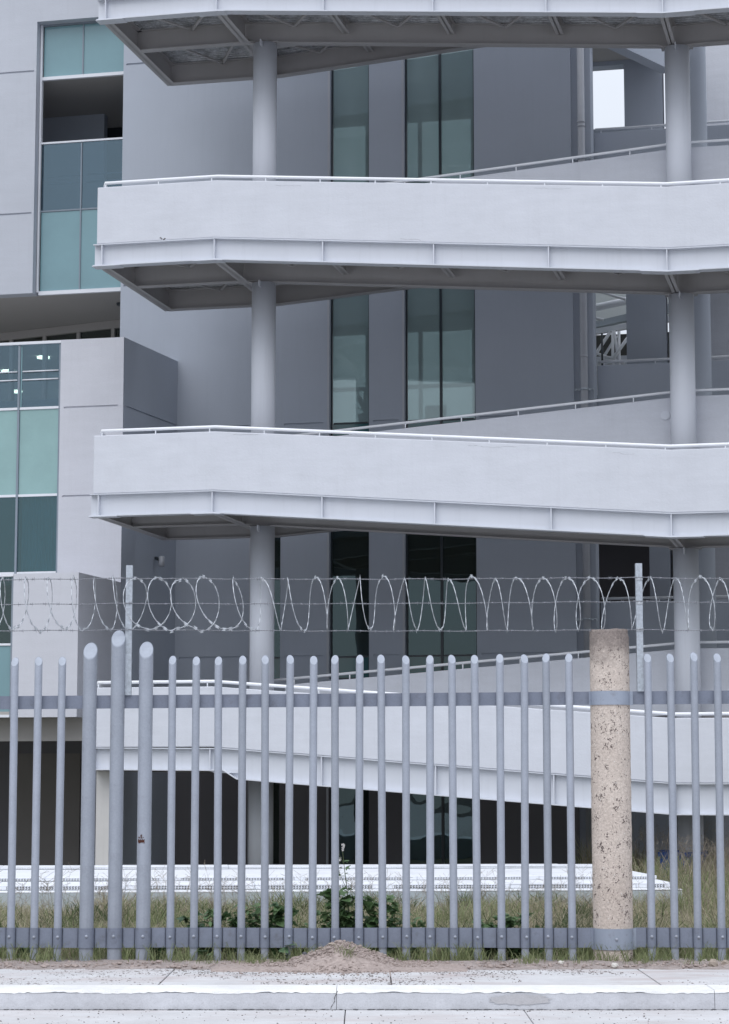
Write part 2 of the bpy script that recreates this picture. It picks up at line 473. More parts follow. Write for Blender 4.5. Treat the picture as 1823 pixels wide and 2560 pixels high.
def put(name, me, parent=None, bevel=0.0, loc=None, rot=None, **props):
    o = bpy.data.objects.new(name, me)
    COL.objects.link(o)
    if parent:
        o.parent = parent
    if loc:
        o.location = loc
    if rot:
        o.rotation_euler = rot
    if bevel:
        b = o.modifiers.new('edge', 'BEVEL')
        b.width = bevel
        b.segments = 2
        b.limit_method = 'ANGLE'
        b.angle_limit = R(40)
    for k, v in props.items():
        o[k] = v
    return o

def thing(name, label, cat, loc=(0, 0, 0), rz=0.0, group=None):
    o = bpy.data.objects.new(name, None)
    COL.objects.link(o)
    o.location = loc
    o.rotation_euler = (0, 0, rz)
    o['label'] = label
    o['category'] = cat
    if group:
        o['group'] = group
    return o

def facade(mb, x0, x1, z0, z1, y, T, rects):
    """wall face on the plane y with recesses and openings: rects = (x0, x1, z0, z1, depth or None for a hole)"""
    xs = sorted({x0, x1} | {q for r in rects for q in r[:2] if x0 < q < x1})
    zs = sorted({z0, z1} | {q for r in rects for q in r[2:4] if z0 < q < z1})
    nx, nz = len(xs) - 1, len(zs) - 1
    def depth(i, j):
        if i < 0 or j < 0 or i >= nx or j >= nz:
            return None
        cx, cz = (xs[i] + xs[i + 1]) / 2, (zs[j] + zs[j + 1]) / 2
        d = 0.0
        for r in rects:
            if r[0] < cx < r[1] and r[2] < cz < r[3]:
                d = r[4]
        return d
    D = [[depth(i, j) for j in range(nz)] for i in range(nx)]
    g = lambda i, j: D[i][j] if 0 <= i < nx and 0 <= j < nz else None
    for i in range(nx):
        for j in range(nz):
            d = D[i][j]
            if d is None:
                continue
            mb.quad((xs[i], y + d, zs[j]), (xs[i + 1], y + d, zs[j]), (xs[i + 1], y + d, zs[j + 1]), (xs[i], y + d, zs[j + 1]))
            for di, dj in ((1, 0), (-1, 0), (0, 1), (0, -1)):
                e = g(i + di, j + dj)
                e = T if e is None else e
                if e <= d:
                    continue
                if di:
                    x = xs[i + 1] if di > 0 else xs[i]
                    mb.quad((x, y + d, zs[j]), (x, y + e, zs[j]), (x, y + e, zs[j + 1]), (x, y + d, zs[j + 1]))
                else:
                    z = zs[j + 1] if dj > 0 else zs[j]
                    mb.quad((xs[i], y + d, z), (xs[i], y + e, z), (xs[i + 1], y + e, z), (xs[i + 1], y + d, z))
    return mb

# ------------------------------------------------------------------ ground, pavement, road
YF = 20.8                      # line of the fence
g = MB(); g.box(-400, 400, 20.0, 900, -0.6, -0.004)
g.build('ground', M['field'], kind='structure')
verge = MB()
nx, ny = 150, 12
vv, ff = [], []
for j in range(ny + 1):
    for i in range(nx + 1):
        x = -8 + 16 * i / nx; y = 20.0 + 1.15 * j / ny + (0.03 * math.sin(x * 9.1) + 0.04 * math.sin(x * 3.3 + 1) + rnd.uniform(-0.02, 0.02) if j == 0 else 0)
        h = 0.018 * math.sin(math.pi * min(1, j / ny)) + rnd.uniform(-0.008, 0.016) + 0.012 * math.sin(x * 5.3) * math.sin(y * 7)
        vv.append((x, y, max(0.002, h) if 0 < j < ny else (0.001 if j == 0 else -0.02)))
for j in range(ny):
    for i in range(nx):
        a = j * (nx + 1) + i
        ff.append((a, a + 1, a + nx + 2, a + nx + 1))
verge.add(vv, ff, True)
verge.build('soil_verge', M['soil'], kind='structure')

slab_edges = [-12.0, -9.8, -7.77, -5.73, -3.70, -1.67, 0.22, 2.40, 4.43, 6.46, 8.5, 10.5, 12.5]
pav = MB(); pav.box(-60, 60, 18.42, 20.2, -0.5, -0.022)
pav = pav.build('pavement', M['crack'], kind='structure')
for a, b in zip(slab_edges[:-1], slab_edges[1:]):
    s = MB(); s.box(a + 0.005, b - 0.005, 18.425, 20.15, -0.02, rnd.uniform(-0.001, 0.002))
    s.build('paving_slab', M['pavement'], pav, bevel=0.006)
kerb = MB(); kerb.box(-60, 60, 17.98, 18.415, -0.5, -0.024)
kerb = kerb.build('kerb', M['crack'], kind='structure')
kedges = [-11.6, -8.9, -6.2, -3.42, -0.22, 2.75, 5.7, 8.7, 11.7]
for a, b in zip(kedges[:-1], kedges[1:]):
    s = MB()
    s.prism_xz([(a, 0)], 0, 0) if False else None
    prof = [(17.955, -0.145), (17.965, -0.02), (17.985, -0.004), (18.0, 0.0), (18.41, 0.004), (18.41, -0.022), (17.985, -0.03), (17.985, -0.145)]
    n = len(prof); a2, b2 = a + 0.002, b - 0.002
    s.add([(a2, y, z) for y, z in prof] + [(b2, y, z) for y, z in prof],
          [tuple(range(n)), tuple(reversed(range(n, 2 * n)))] + [(i, n + i, n + (i + 1) % n, (i + 1) % n) for i in range(n)])
    seg = s.build('kerb_stone', M['kerb_face'], kerb)
    t = MB()      # painted top, a skin 4 mm proud with a ragged lower edge
    nseg = int((b2 - a2) / 0.035)
    V, F = [], []
    for q_ in range(nseg + 1):
        x = a2 + (b2 - a2) * q_ / nseg
        rz_ = -0.016 + rnd.uniform(-0.006, 0.006) + 0.005 * math.sin(x * 7)
        V += [(x, 17.9615, rz_), (x, 17.982, 0.0005), (x, 18.0, 0.0045), (x, 18.385 + rnd.uniform(-0.012, 0.012), 0.0085)]
    for q_ in range(nseg):
        for r_ in range(3):
            F.append((4 * q_ + r_, 4 * q_ + 4 + r_, 4 * q_ + 5 + r_, 4 * q_ + 1 + r_))
    t.add(V, F)
    t.build('painted_edge', M['kerb_white'], seg)
# crack and worn patch on the kerb face
def jag(x0, z0, x1, z1, y, w, steps, wob):
    mb = MB(); P = []
    for i in range(steps + 1):
        t = i / steps
        P.append((x0 + (x1 - x0) * t + rnd.uniform(-wob, wob), z0 + (z1 - z0) * t))
    for i in range(steps):
        ww = w * rnd.uniform(0.5, 1.3)
        (xa, za), (xb, zb) = P[i], P[i + 1]
        mb.box(0, 0, 0, 0, 0, 0) if False else None
        mb.quad((xa - ww, y, za), (xa + ww, y, za), (xb + ww, y, zb), (xb - ww, y, zb))
    return mb
jag(-0.212, 0.0, -0.26, -0.14, 17.9535, 0.0025, 9, 0.008).build('kerb_crack', M['crack'], kerb)
pt = MB(); P = []
for k in range(44):
    a = 2 * math.pi * k / 44
    sc_ = rnd.uniform(0.72, 1.0) * (1 + 0.2 * math.cos(a))
    P.append((1.17 + 0.28 * sc_ * math.cos(a), 17.9525, -0.068 + 0.044 * sc_ * math.sin(a)))
P.append((1.17, 17.9525, -0.068))
pt.add(P, [(k, (k + 1) % 44, 44) for k in range(44)])
pt.build('worn_patch', M['repair'], kerb)

road = MB(); road.box(-400, 400, -200, 18.2, -1.0, -0.17)
road = road.build('road', M['crack'], kind='structure')
redges = [-14, -10.5, -7.0, -3.6, -0.15, 1.25, 4.8, 8.3, 11.8, 15]
for a, b in zip(redges[:-1], redges[1:]):
    s = MB(); s.box(a + 0.0035, b - 0.0035, 13.0, 17.945, -0.168, -0.145 - rnd.uniform(0, 0.002))
    s.build('road_slab', M['road'], road, bevel=0.006)
s = MB(); s.box(-60, 60, -60, 12.985, -0.168, -0.147); s.build('road_slab', M['road'], road)

# ------------------------------------------------------------------ fence
def px_x(px, py, Y):
    ry = (py - 1280) / 5612.0
    return (px - 911.5) / 5612.0 * Y / (math.cos(TILT) + ry * math.sin(TILT))

small_px = [(39.3, 28), (97.7, 85), (155, 144), (433, 426), (489.7, 486), (547.5, 546), (606, 605), (663.8, 664), (721.6, 723), (780, 784),
            (838, 840), (895, 900), (954.8, 959), (1012.6, 1018), (1072.2, 1078), (1130.6, 1136), (1188.4, 1196), (1247.4, 1256),
            (1306.3, 1314), (1364.2, 1373), (1422, 1433), (1620.8, 1628), (1676.4, 1687), (1733, 1745), (1792, 1804)]
small_x = [(px_x(a, 1673, YF) + px_x(b, 2347, YF)) / 2 for a, b in small_px]
small_x = [small_x[0] - 0.215 * k for k in (5, 4, 3, 2, 1)] + small_x + [small_x[-1] + 0.215 * k for k in (1, 2, 3, 4, 5)]
big = [(px_x(225.8, 1673, YF), 2.921), (px_x(295.4, 1673, YF), 3.036), (px_x(365.6, 1673, YF), 2.930)]
RS, RB = 0.0355, 0.0655
ztop = lambda x: 2.803 + 0.0065 * x

fence = thing('pipe_fence', 'tall grey steel pipe fence with slant-cut pipes along the pavement', 'fence', (0, YF, 0))

def pipe_mesh(r, rise, height, n=18):
    mb = MB()
    bot, top = [], []
    for k in range(n):
        a = 2 * math.pi * k / n
        x, y = r * math.cos(a), r * math.sin(a)
        bot.append((x, y, -0.25)); top.append((x, y, height - rise * (0.5 - y / (2 * r))))
    mb.add(bot + top, [(k, (k + 1) % n, n + (k + 1) % n, n + k) for k in range(n)], True)
    pipe = mb.mesh('fence_pipe', M['fence'])
    cb = MB()
    q = 0.90
    cp = [(x * q, y * q, height - rise * (0.5 - y * q / (2 * r))) for x, y, _ in top]
    cb.add([(x, y - 0.004, z + 0.003) for x, y, z in cp] + [(x, y, z - 0.003) for x, y, z in top],
           [tuple(range(n))] + [(k, n + k, n + (k + 1) % n, (k + 1) % n) for k in range(n)])
    return pipe, cb.mesh('pipe_cap', M['fence_cap'])
ps, cs = pipe_mesh(RS, 0.094, 2.803)
pb_, cb_ = pipe_mesh(RB, 0.168, 2.95, 24)
rv = MB(); rv.blob((0, 0, 0), 0.0145, 0.011, 0.0145, 10, 6)
rivet_me = rv.mesh('rivet', M['fence'])
RZ = 0.232
for i, x in enumerate(small_x):
    p = put('fence_pipe', ps, fence, loc=(x, 0, ztop(x) - 2.803 + rnd.uniform(-0.006, 0.006)), rot=(rnd.uniform(-.005, .005), rnd.uniform(-.005, .005), rnd.uniform(-.25, .25)))
    put('pipe_cap', cs, p)
    put('rivet', rivet_me, p, loc=(rnd.uniform(-.004, .004), -RS - 0.012, RZ - p.location.z + rnd.uniform(-.006, .006)))
for x, zt in big:
    p = put('fence_pipe', pb_, fence, loc=(x, 0, zt - 2.95))
    put('pipe_cap', cb_, p)
    put('rivet', rivet_me, p, loc=(rnd.uniform(-.01, .01), -RB - 0.012, RZ - p.location.z + 0.006))
    if zt == 2.930:      # rust wound on the third large pipe
        q = MB()
        for rows in ((0.0, 0.034, -0.9, 0.15), (0.045, 0.052, -0.9, 0.05), (0.055, 0.075, -0.45, -0.2)):
            z0, z1, a0, a1 = rows
            for k in range(8):
                aa = a0 + (a1 - a0) * k / 8; ab = a0 + (a1 - a0) * (k + 1) / 8
                zz = z1 + rnd.uniform(-.008, .006); zy = z0 + rnd.uniform(-.006, .006)
                f = lambda a, z: (math.sin(a) * (RB + 0.0012), -math.cos(a) * (RB + 0.0012), z)
                q.quad(f(aa, zy), f(ab, zy), f(ab, zz), f(aa, zz))
        q.build('rust_spot', M['rust'], p, loc=(0, 0, 1.08 - p.location.z))
# dark bare specks on the third small pipe from the left edge
q = MB()
for k in range(90):
    a = rnd.uniform(-0.2, 0.9); z = rnd.choice([rnd.gauss(0.98, 0.07), rnd.uniform(0.45, 1.15)])
    w = rnd.uniform(0.0015, 0.004)
    f = lambda a, z: (math.sin(a) * (RS + 0.001), -math.cos(a) * (RS + 0.001), z)
    q.quad(f(a - w / RS, z - w), f(a + w / RS, z - w), f(a + w / RS, z + w), f(a - w / RS, z + w))
q.build('bare_specks', M['black_spot'], fence, loc=(small_x[7], 0, 0), kind='stuff')

PX, PY, PR = 2.275, 0.06, 0.183                    # concrete post, relative to the fence line
allp = sorted([(x, RS) for x in small_x] + [(x, RB) for x, _ in big])
def rail_path(y_flat, pipes, lo, hi):
    pts = [(lo, y_flat)]
    for x, r in pipes:
        if not lo < x < hi:
            continue
        rr = r + 0.004
        pts.append((x - rr - 0.020, y_flat)); pts.append((x - rr - 0.009, y_flat + 0.003)); pts.append((x - rr - 0.0045, y_flat + 0.016))
        for a in range(200, 341, 14):
            t = R(a)
            y = rr * math.sin(t)
            pts.append((x + rr * 1.06 * math.cos(t), min(y, y_flat)))
        pts.append((x + rr + 0.0045, y_flat + 0.016)); pts.append((x + rr + 0.009, y_flat + 0.003)); pts.append((x + rr + 0.020, y_flat))
    pts.append((hi, y_flat))
    return pts
def strip(pts, zf0, zf1, th, name, mat, parent, bevel=0.0):
    mb = MB()
    n = len(pts)
    V = []
    for x, y in pts:
        z0, z1 = zf0(x), zf1(x)
        V += [(x, y - th, z0), (x, y - th, z1), (x, y, z1), (x, y, z0)]
    F = []
    for i in range(n - 1):
        for k in range(4):
            F.append((4 * i + k, 4 * i + (k + 1) % 4, 4 * (i + 1) + (k + 1) % 4, 4 * (i + 1) + k))
    F += [(0, 3, 2, 1), (4 * n - 4, 4 * n - 3, 4 * n - 2, 4 * n - 1)]
    mb.add(V, F)
    return mb.build(name, mat, parent)
wob = lambda x: 0.002 * math.sin(x * 3.1)
for lo, hi in ((-4.8, PX - PR - 0.004), (PX + PR + 0.004, 4.9)):
    strip(rail_path(0.0, allp, lo, hi), lambda x: 0.134 + wob(x), lambda x: 0.312 + wob(x), 0.006, 'lower_rail', M['rail_steel'], fence)
    mb = MB()
    zt = lambda x: 2.448 + 0.0077 * x
    mb.band([lo, hi], [zt(lo) - 0.122, zt(hi) - 0.122], [zt(lo), zt(hi)], RS + 0.001, RS + 0.009)
    mb.build('upper_rail', M['rail_steel'], fence)
def strap(z0, z1, name):
    pts = [(PX - PR - 0.02, -0.004)]
    for a in range(196, 345, 8):
        t = R(a)
        pts.append((PX + (PR + 0.004) * math.cos(t), PY + (PR + 0.004) * math.sin(t)))
    pts.append((PX + PR + 0.02, -0.004))
    st = strip(pts, lambda x: z0, lambda x: z1, 0.006, name, M['strap'], fence)
    return st
strap(2.338, 2.465, 'post_strap')
st = strap(0.118, 0.308, 'post_strap')
put('rivet', rivet_me, st, loc=(PX + 0.01, PY - PR - 0.013, 0.215))

# posts carrying the wire
def wire_post(x, z0, z1):
    mb = MB()
    mb.box(x - 0.03, x + 0.03, 0.012, 0.017, z0, z1)
    mb.box(x - 0.03, x - 0.025, 0.018, 0.07, z0, z1)
    mb.box(x + 0.025, x + 0.03, 0.018, 0.07, z0, z1)
    o = mb.build('wire_post', M['galv'], fence)
    return o
WPL, WPR = -2.19, 2.555
wire_post(WPL, 2.43, 3.637)
rp = wire_post(WPR, 2.465, 3.656)
for z in (3.52, 3.505, 3.295, 3.28, 3.045, 3.03):
    mb = MB()
    for dz in (-0.006, 0, 0.006):
        mb.tube([(WPR - 0.033, 0.008, z + dz), (WPR + 0.033, 0.008, z + dz)], 0.0028, 5)
    mb.build('wire_wrap', M['wire'], rp)

# concrete post
cp = thing('concrete_post', 'round pitted beige concrete post standing in the fence line', 'post', (PX, YF + PY, 0))
mb = MB()
nk, nz = 64, 150
V, F = [], []
for j in range(nz + 1):
    z = -0.3 + 3.336 * j / nz
    for k in range(nk):
        a = 2 * math.pi * k / nk
        rr = PR * (1 - 0.004 * math.sin(z * 3)) + rnd.uniform(-0.0030, 0.0014)
        chip = max(0, math.sin(a * 3.1 + 1.0) + 0.7 * math.sin(a * 7.3) + 0.4 * math.sin(a * 13.7 + 2))
        if j >= nz - 2: rr -= 0.006 * chip * (j - nz + 3) + rnd.uniform(0, 0.004)
        zz = z + (rnd.uniform(-0.010, 0.006) - 0.012 * chip if j == nz else 0)
        V.append((rr * math.cos(a), rr * math.sin(a), zz))
for j in range(nz):
    for k in range(nk):
        F.append((j * nk + k, j * nk + (k + 1) % nk, (j + 1) * nk + (k + 1) % nk, (j + 1) * nk + k))
V.append((0, 0, 3.045)); c0 = len(V) - 1
F += [(nz * nk + k, nz * nk + (k + 1) % nk, c0) for k in range(nk)]
mb.add(V, F, True)
mb.build('shaft', M['concrete_post'], cp)

# barbed wires
def wire_z(keys, x):
    for (xa, za), (xb, zb) in zip(keys[:-1], keys[1:]):
        if xa <= x <= xb:
            t = (x - xa) / (xb - xa)
            return za + (zb - za) * t - 0.03 * (4 * t * (1 - t)) * min(1, (xb - xa) / 6) * 0.5
    return keys[0][1] if x < keys[0][0] else keys[-1][1]
WY = YF + 0.006
def barbed(keys, label):
    root = thing('barbed_wire', label, 'barbed wire', (0, WY, 0), group='barbed wire strands above the fence')
    xs = np.linspace(-4.8, 4.9, 900)
    for ph in (0, math.pi):
        mb = MB()
        mb.tube([(x, 0.003 * math.cos(x * 130 + ph), wire_z(keys, x) + 0.003 * math.sin(x * 130 + ph) + 0.003 * math.sin(x * 9 + keys[0][1])) for x in xs], 0.0022, 4, cap=False)
        mb.build('strand', M['barbed'], root)
    x = -4.7
    b = MB()
    while x < 4.85:
        z = wire_z(keys, x) + 0.003 * math.sin(x * 9 + keys[0][1])
        b.tube([(x - 0.012, 0, z), (x + 0.012, 0, z)], 0.0055, 5)
        for s in (-1, 1):
            a = rnd.uniform(0, 6.28)
            b.tube([(x + s * 0.008, 0, z), (x + s * 0.011, 0.020 * math.cos(a), z + 0.020 * math.sin(a))], [0.0022, 0.0008], 4)
            b.tube([(x + s * 0.008, 0, z), (x + s * 0.011, -0.020 * math.cos(a), z - 0.020 * math.sin(a))], [0.0022, 0.0008], 4)
        x += 0.115 + rnd.uniform(-0.012, 0.012)
    b.build('barbs', M['barbed'], root, kind='stuff')
barbed([(-4.8, 3.50), (WPL, 3.515), (WPR, 3.522), (4.9, 3.50)], 'topmost of the three barbed wires strung above the pipe fence')
barbed([(-4.8, 3.275), (WPL, 3.28), (WPR, 3.300), (4.9, 3.275)], 'middle of the three barbed wires, crossing the coil halfway up')
barbed([(-4.8, 3.03), (WPL, 3.035), (WPR, 3.035), (4.9, 3.03)], 'lowest of the three barbed wires, just above the pipe tops')

# razor wire coil
coil = thing('razor_wire_coil', 'stretched coil of shiny razor wire running above the pipe fence', 'razor wire', (0, YF + 0.0, 0))
topsF = [-56, 3, 64.6, 119.6, 184, 232.5, 281, 342, 396, 449, 508, 583, 654, 718, 788, 841, 901, 957, 1011, 1062.6, 1122, 1176, 1238, 1293, 1356, 1419, 1474, 1551,
         1626, 1693, 1749, 1804, 1862]
botsF = [-20, 36, 98, 160, 210, 275, 322, 368, 438, 498, 570, 634, 703, 759, 819, 870, 925, 985, 1041, 1103, 1166, 1220, 1267, 1333, 1390, 1447, 1506, 1579,
         1655, 1721, 1780, 1835]
key = []
for i, t in enumerate(topsF):
    key.append(px_x(t, 1500, YF))
    if i < len(botsF):
        key.append(px_x(botsF[i], 1500, YF))
amp = []
for i, t in enumerate(topsF):
    a = 0.15 if 330 < t < 520 else (0.055 + rnd.uniform(-0.015, 0.02) - 0.02 if t < 330 else rnd.uniform(-0.055, 0.03))
    if 520 < t < 600: a = 0.06
    amp += [a, a]
P = []
SUB = 22
for k in range(len(key) - 1):
    for s in range(SUB):
        t = s / SUB
        ph = math.pi * (k + t) + math.pi / 2
        A = amp[k] * (1 - t) + amp[min(k + 1, len(amp) - 1)] * t
        x = key[k] * (1 - t) + key[k + 1] * t + A * math.cos(ph)
        rr = 0.240 + 0.012 * math.sin(k * 1.7) + 0.006 * math.sin(k * 4.1)
        P.append(Vector((x, 0.03 + rr * math.cos(ph) * 0.96, 3.277 + rr * math.sin(ph) + 0.008 * math.sin(k * 2.3))))
mb = MB(); mb.tube(P, 0.0038, 5, cap=False); mb.build('coil_wire', M['wire'], coil)
bl = MB()
L = 0
for i in range(1, len(P) - 1):
    L += (P[i] - P[i - 1]).length
    if L > 0.085:
        L = 0
        d = (P[i + 1] - P[i - 1]).normalized()
        rad = Vector((0, P[i].y - 0.03, P[i].z - 3.277)).normalized()
        c = P[i]
        w, l = 0.015, 0.030
        nrm = d.cross(rad).normalized() * 0.0012
        pts = [c - d * l - rad * w, c - d * l * 0.35 - rad * 0.003, c - d * l + rad * w, c + d * l + rad * w, c + d * l * 0.35 + rad * 0.003, c + d * l - rad * w]
        bl.add([p + nrm for p in pts] + [p - nrm for p in pts], [(0, 1, 4, 5), (1, 2, 3, 4), (6, 11, 10, 7), (7, 10, 9, 8)])
bl.build('razor_blades', M['wire'], coil, kind='stuff')

# ------------------------------------------------------------------ access ramp (local axes: x along the front, y into the building)
ORI = (-4.488, 36.8, 0.0)
TH = R(-13.0)
ramp_t = thing('access_ramp', 'white switchback access ramp with solid parapets, handrails and round columns', 'ramp', ORI, TH)
U0, U1, U2, U3 = 0.0, 2.08, 9.50, 15.0
W = 3.6
VI = 1.72                    # inner girder and columns
PB = [2.22, 6.39, 10.61, 14.87, 19.1]
DROP = [0.58, 0.575, 0.585, 0.63, 0.6]
SL = 0.078
STN = [0.09, 2.05, 3.90, 5.75, 7.62, 9.50, 11.3]

def zfront(l, u):
    p = PB[l]
    return p if u <= U1 else p - DROP[l] * min(1, (u - U1) / (U2 - U1))
def zback(l, u):
    return PB[l] if u <= U1 + 0.1 else PB[l] + SL * min(U2 - U1 - 0.1, u - U1 - 0.1)

def ibeam_u(us, zf, depth, v, name, fw=0.17, mat=None, webv=None, dz=0.0):
    """steel I-girder running along x, following zf(u) at its top"""
    mat = mat or M['steel_grey']
    mb = MB()
    zt = [zf(u) + dz for u in us]
    zb = [zf(u) + dz - (depth(u) if callable(depth) else depth) for u in us]
    wv = v if webv is None else webv
    mb.band(us, [z + 0.018 for z in zb], [z - 0.016 for z in zt], wv - 0.008, wv + 0.008)
    mb.band(us, zb, [z + 0.018 for z in zb], v - fw / 2, v + fw / 2)
    mb.band(us, [z - 0.016 for z in zt], zt, v - fw / 2 + 0.01, v + fw / 2)
    return mb.build(name, mat, ramp_t)
def ibeam_v(u, v0, v1, z_top0, z_top1, depth, name, fw=0.15):
    mb = MB()
    for (ua, ub, za, zb) in ((u - 0.008, u + 0.008, 0.016, depth), (u - fw / 2, u + fw / 2, depth - 0.016, depth), (u - fw / 2, u + fw / 2, 0, 0.016)):
        mb.hexa([(ua, v0, z_top0 - zb), (ub, v0, z_top0 - zb), (ub, v1, z_top1 - zb), (ua, v1, z_top1 - zb)],
                [(ua, v0, z_top0 - za), (ub, v0, z_top0 - za), (ub, v1, z_top1 - za), (ua, v1, z_top1 - za)])
    return mb.build(name, M['steel_grey'], ramp_t)

def handrail(pts, posts, name='handrail', r=0.027):
    """pts: rail centre line; posts: list of (x, y, z_base, z_top)"""
    mb = MB()
    mb.tube(pts, r, 10)
    o = mb.build(name, M['rail_white'], ramp_t)
    for (x, y, a, b) in posts:
        q = MB(); q.tube([(x, y, a), (x, y, b)], 0.011, 6)
        q.build('rail_post', M['rail_white'], o)
    return o

for l in range(5):
    zf = lambda u, l=l: zfront(l, u)
    zk = lambda u, l=l: zback(l, u)
    H = 0.97
    us = [U0, U1, U2, U3]
    # front parapet, slightly overhanging the girder
    mb = MB()
    mb.band(us, [zf(u) for u in us], [zf(u) + H - (0.0 if u < U2 else -0.02) for u in us], 0.0, 0.14)
    mb.build('parapet', M['stucco'], ramp_t, bevel=0.012)
    # end parapet on the landing and the far parapet of the back run
    mb = MB(); mb.box(0.0, 0.14, 0.143, W - 0.003, PB[l], PB[l] + H - 0.004)
    mb.build('end_parapet', M['stucco'], ramp_t, bevel=0.012)
    ub = [0.0, U1 + 0.1, U2, U3]
    mb = MB(); mb.band(ub, [zk(u) for u in ub], [zk(u) + H - 0.002 for u in ub], W, W + 0.14)
    mb.build('back_parapet', M['stucco'], ramp_t, bevel=0.012)
    uc = [2.75, U2, U3]
    mb = MB(); mb.band(uc, [zk(u) - 0.03 for u in uc], [zk(u) + 1.03 for u in uc], 2.02, 2.15)
    mb.build('inner_parapet', M['stucco'], ramp_t, bevel=0.012)
    # handrails
    hz = 0.085
    zr = lambda u: zf(u) + H + hz + (0.01 if u > U2 else 0)
    posts = [(u, 0.07, zf(u) + H - 0.02, zr(u)) for u in [0.12 + 0.93 * k for k in range(16)] if u < U3]
    rail = [(0.10, 0.30, zr(0) - 0.07), (0.09, 0.12, zr(0) - 0.03), (0.11, 0.07, zr(0)), (U1, 0.07, zr(U1)), (U2, 0.07, zr(U2)), (U3, 0.07, zr(U3))]
    handrail(rail, posts)
    rr = lambda u: zk(u) + 1.03 + 0.10
    posts = [(u, 2.08, zk(u) + 1.0, rr(u)) for u in [2.9 + 0.97 * k for k in range(11)]]
    handrail([(2.3, 2.08, rr(2.3)), (U2, 2.08, rr(U2)), (U3, 2.08, rr(U3))], posts, r=0.024)
    # girders
    gd = 0.375
    dep = (lambda u: 0.36 if u < U1 + 0.1 else (0.48 if l == 0 else gd))
    if l == 0:
        ib = ibeam_u([U0 + 0.02, U1 + 0.20, U1 + 0.42, U2, U3], zf, lambda u: 0.365 if u < U1 + 0.3 else 0.485, 0.085, 'girder', 0.20, M['steel_white'], 0.095, -0.004)
    else:
        ib = ibeam_u([U0 - 0.06, U1, U2, U3], zf, gd, 0.085, 'girder', 0.20, M['steel_white'], 0.095, -0.004)
    for u in STN:
        d = 0.365 if (l == 0 and u < 2.3) else (0.485 if l == 0 else gd)
        q = MB(); q.box(u - 0.009, u + 0.009, 0.002, 0.085, zf(u) - d + 0.016, zf(u) - 0.022)
        q.build('stiffener', M['steel_white'], ib)
    # flange doubler plates at the kinks
    for (a, b) in ((U0 - 0.07, 0.42), (U1 - 0.38, U1 + 0.12), (U2 - 0.42, U2 + 0.5)):
        if l == 0: continue
        q = MB(); q.band([a, b] if not a < U1 < b and not a < U2 < b else [a, U1 if b < 5 else U2, b],
                         *(lambda s: ([zf(u) - 0.004 - gd - 0.010 for u in s], [zf(u) - 0.004 - gd - 0.001 for u in s]))([a, b] if not a < U1 < b and not a < U2 < b else [a, U1 if b < 5 else U2, b]),
                         -0.03, 0.2)
        q.build('splice_plate', M['steel_white'], ib)
    ibeam_u([0.096, U1, U2, U3], zf, gd - 0.004, VI, 'girder', 0.17, None, None, -0.006)
    ibeam_u([U1 + 0.12, U2, U3], zk, gd, 2.10, 'girder', 0.16, None, None, -0.006)
    ibeam_u([0.096, U1 + 0.1, U2, U3], zk, gd, W + 0.02, 'girder', 0.17, None, None, -0.009)
    # cross beams
    ibeam_v(0.085, 0.19, W + 0.10, PB[l] - 0.006, PB[l] - 0.006, gd, 'cross_beam', 0.17)
    ibeam_v(U1, 0.19, VI - 0.09, PB[l] - 0.006, PB[l] - 0.006, gd - 0.002, 'cross_beam', 0.16)
    ibeam_v(U1, VI + 0.09, W - 0.07, PB[l] - 0.006, PB[l] - 0.006, gd - 0.002, 'cross_beam', 0.16)
    for u in STN[2:]:
        d = gd - 0.003 if abs(u - U2) < 0.1 else 0.20
        ibeam_v(u, 0.19, VI - 0.09, zf(u) - 0.012, zf(u) - 0.012, d, 'cross_beam', 0.13)
        ibeam_v(u, 2.19, W - 0.07, zk(u) - 0.012, zk(u) - 0.012, d, 'cross_beam', 0.13)
    # wind bracing just under the decking
    br = MB()
    st = [0.2] + STN[1:]
    for a, b in zip(st[:-1], st[1:]):
        for (va, vb, zz) in ((0.22, VI - 0.1, zf), (2.22, W - 0.1, zk)):
            if b < 2.2 and va > 1: va = VI + 0.1
            m_ = (a + b) / 2
            for (ua, ub2) in ((a + 0.1, m_), (b - 0.1, m_)):
                p, q = Vector((ua, va, zz(ua) - 0.075)), Vector((ub2, vb, zz(ub2) - 0.075))
                s = (q - p).normalized().cross(Vector((0, 0, 1))) * 0.025
                br.hexa([p - s - Vector((0, 0, .03)), p + s - Vector((0, 0, .03)), q + s - Vector((0, 0, .03)), q - s - Vector((0, 0, .03))],
                        [p - s, p + s, q + s, q - s])
    br.build('bracing', M['steel_grey'], ramp_t)
    # corrugated decking seen from below: ridges run along the ramp
    dk = MB()
    def deck_zone(ua, ub2, va, vb, zz):
        n = int((vb - va) / 0.10)
        prof = []
        for i in range(n):
            v = va + (vb - va) * i / n; s = (vb - va) / n
            prof += [(v, 0.0), (v + s * 0.38, 0.0), (v + s * 0.5, 0.042), (v + s * 0.88, 0.042)]
        prof.append((vb, 0.0))
        for (p0, h0), (p1, h1) in zip(prof[:-1], prof[1:]):
            dk.quad((ua, p0, zz(ua) - 0.002 + h0), (ub2, p0, zz(ub2) - 0.002 + h0), (ub2, p1, zz(ub2) - 0.002 + h1), (ua, p1, zz(ua) - 0.002 + h1))
    deck_zone(0.15, U1, 0.15, W, zf)
    deck_zone(U1, U2, 0.15, 1.98, zf); deck_zone(U2, U3, 0.15, 1.98, zf)
    deck_zone(U1, U2, 2.16, W, zk); deck_zone(U2, U3, 2.16, W, zk)
    dk.build('metal_decking', M['decking'], ramp_t)
    # concrete topping
    sl = MB()
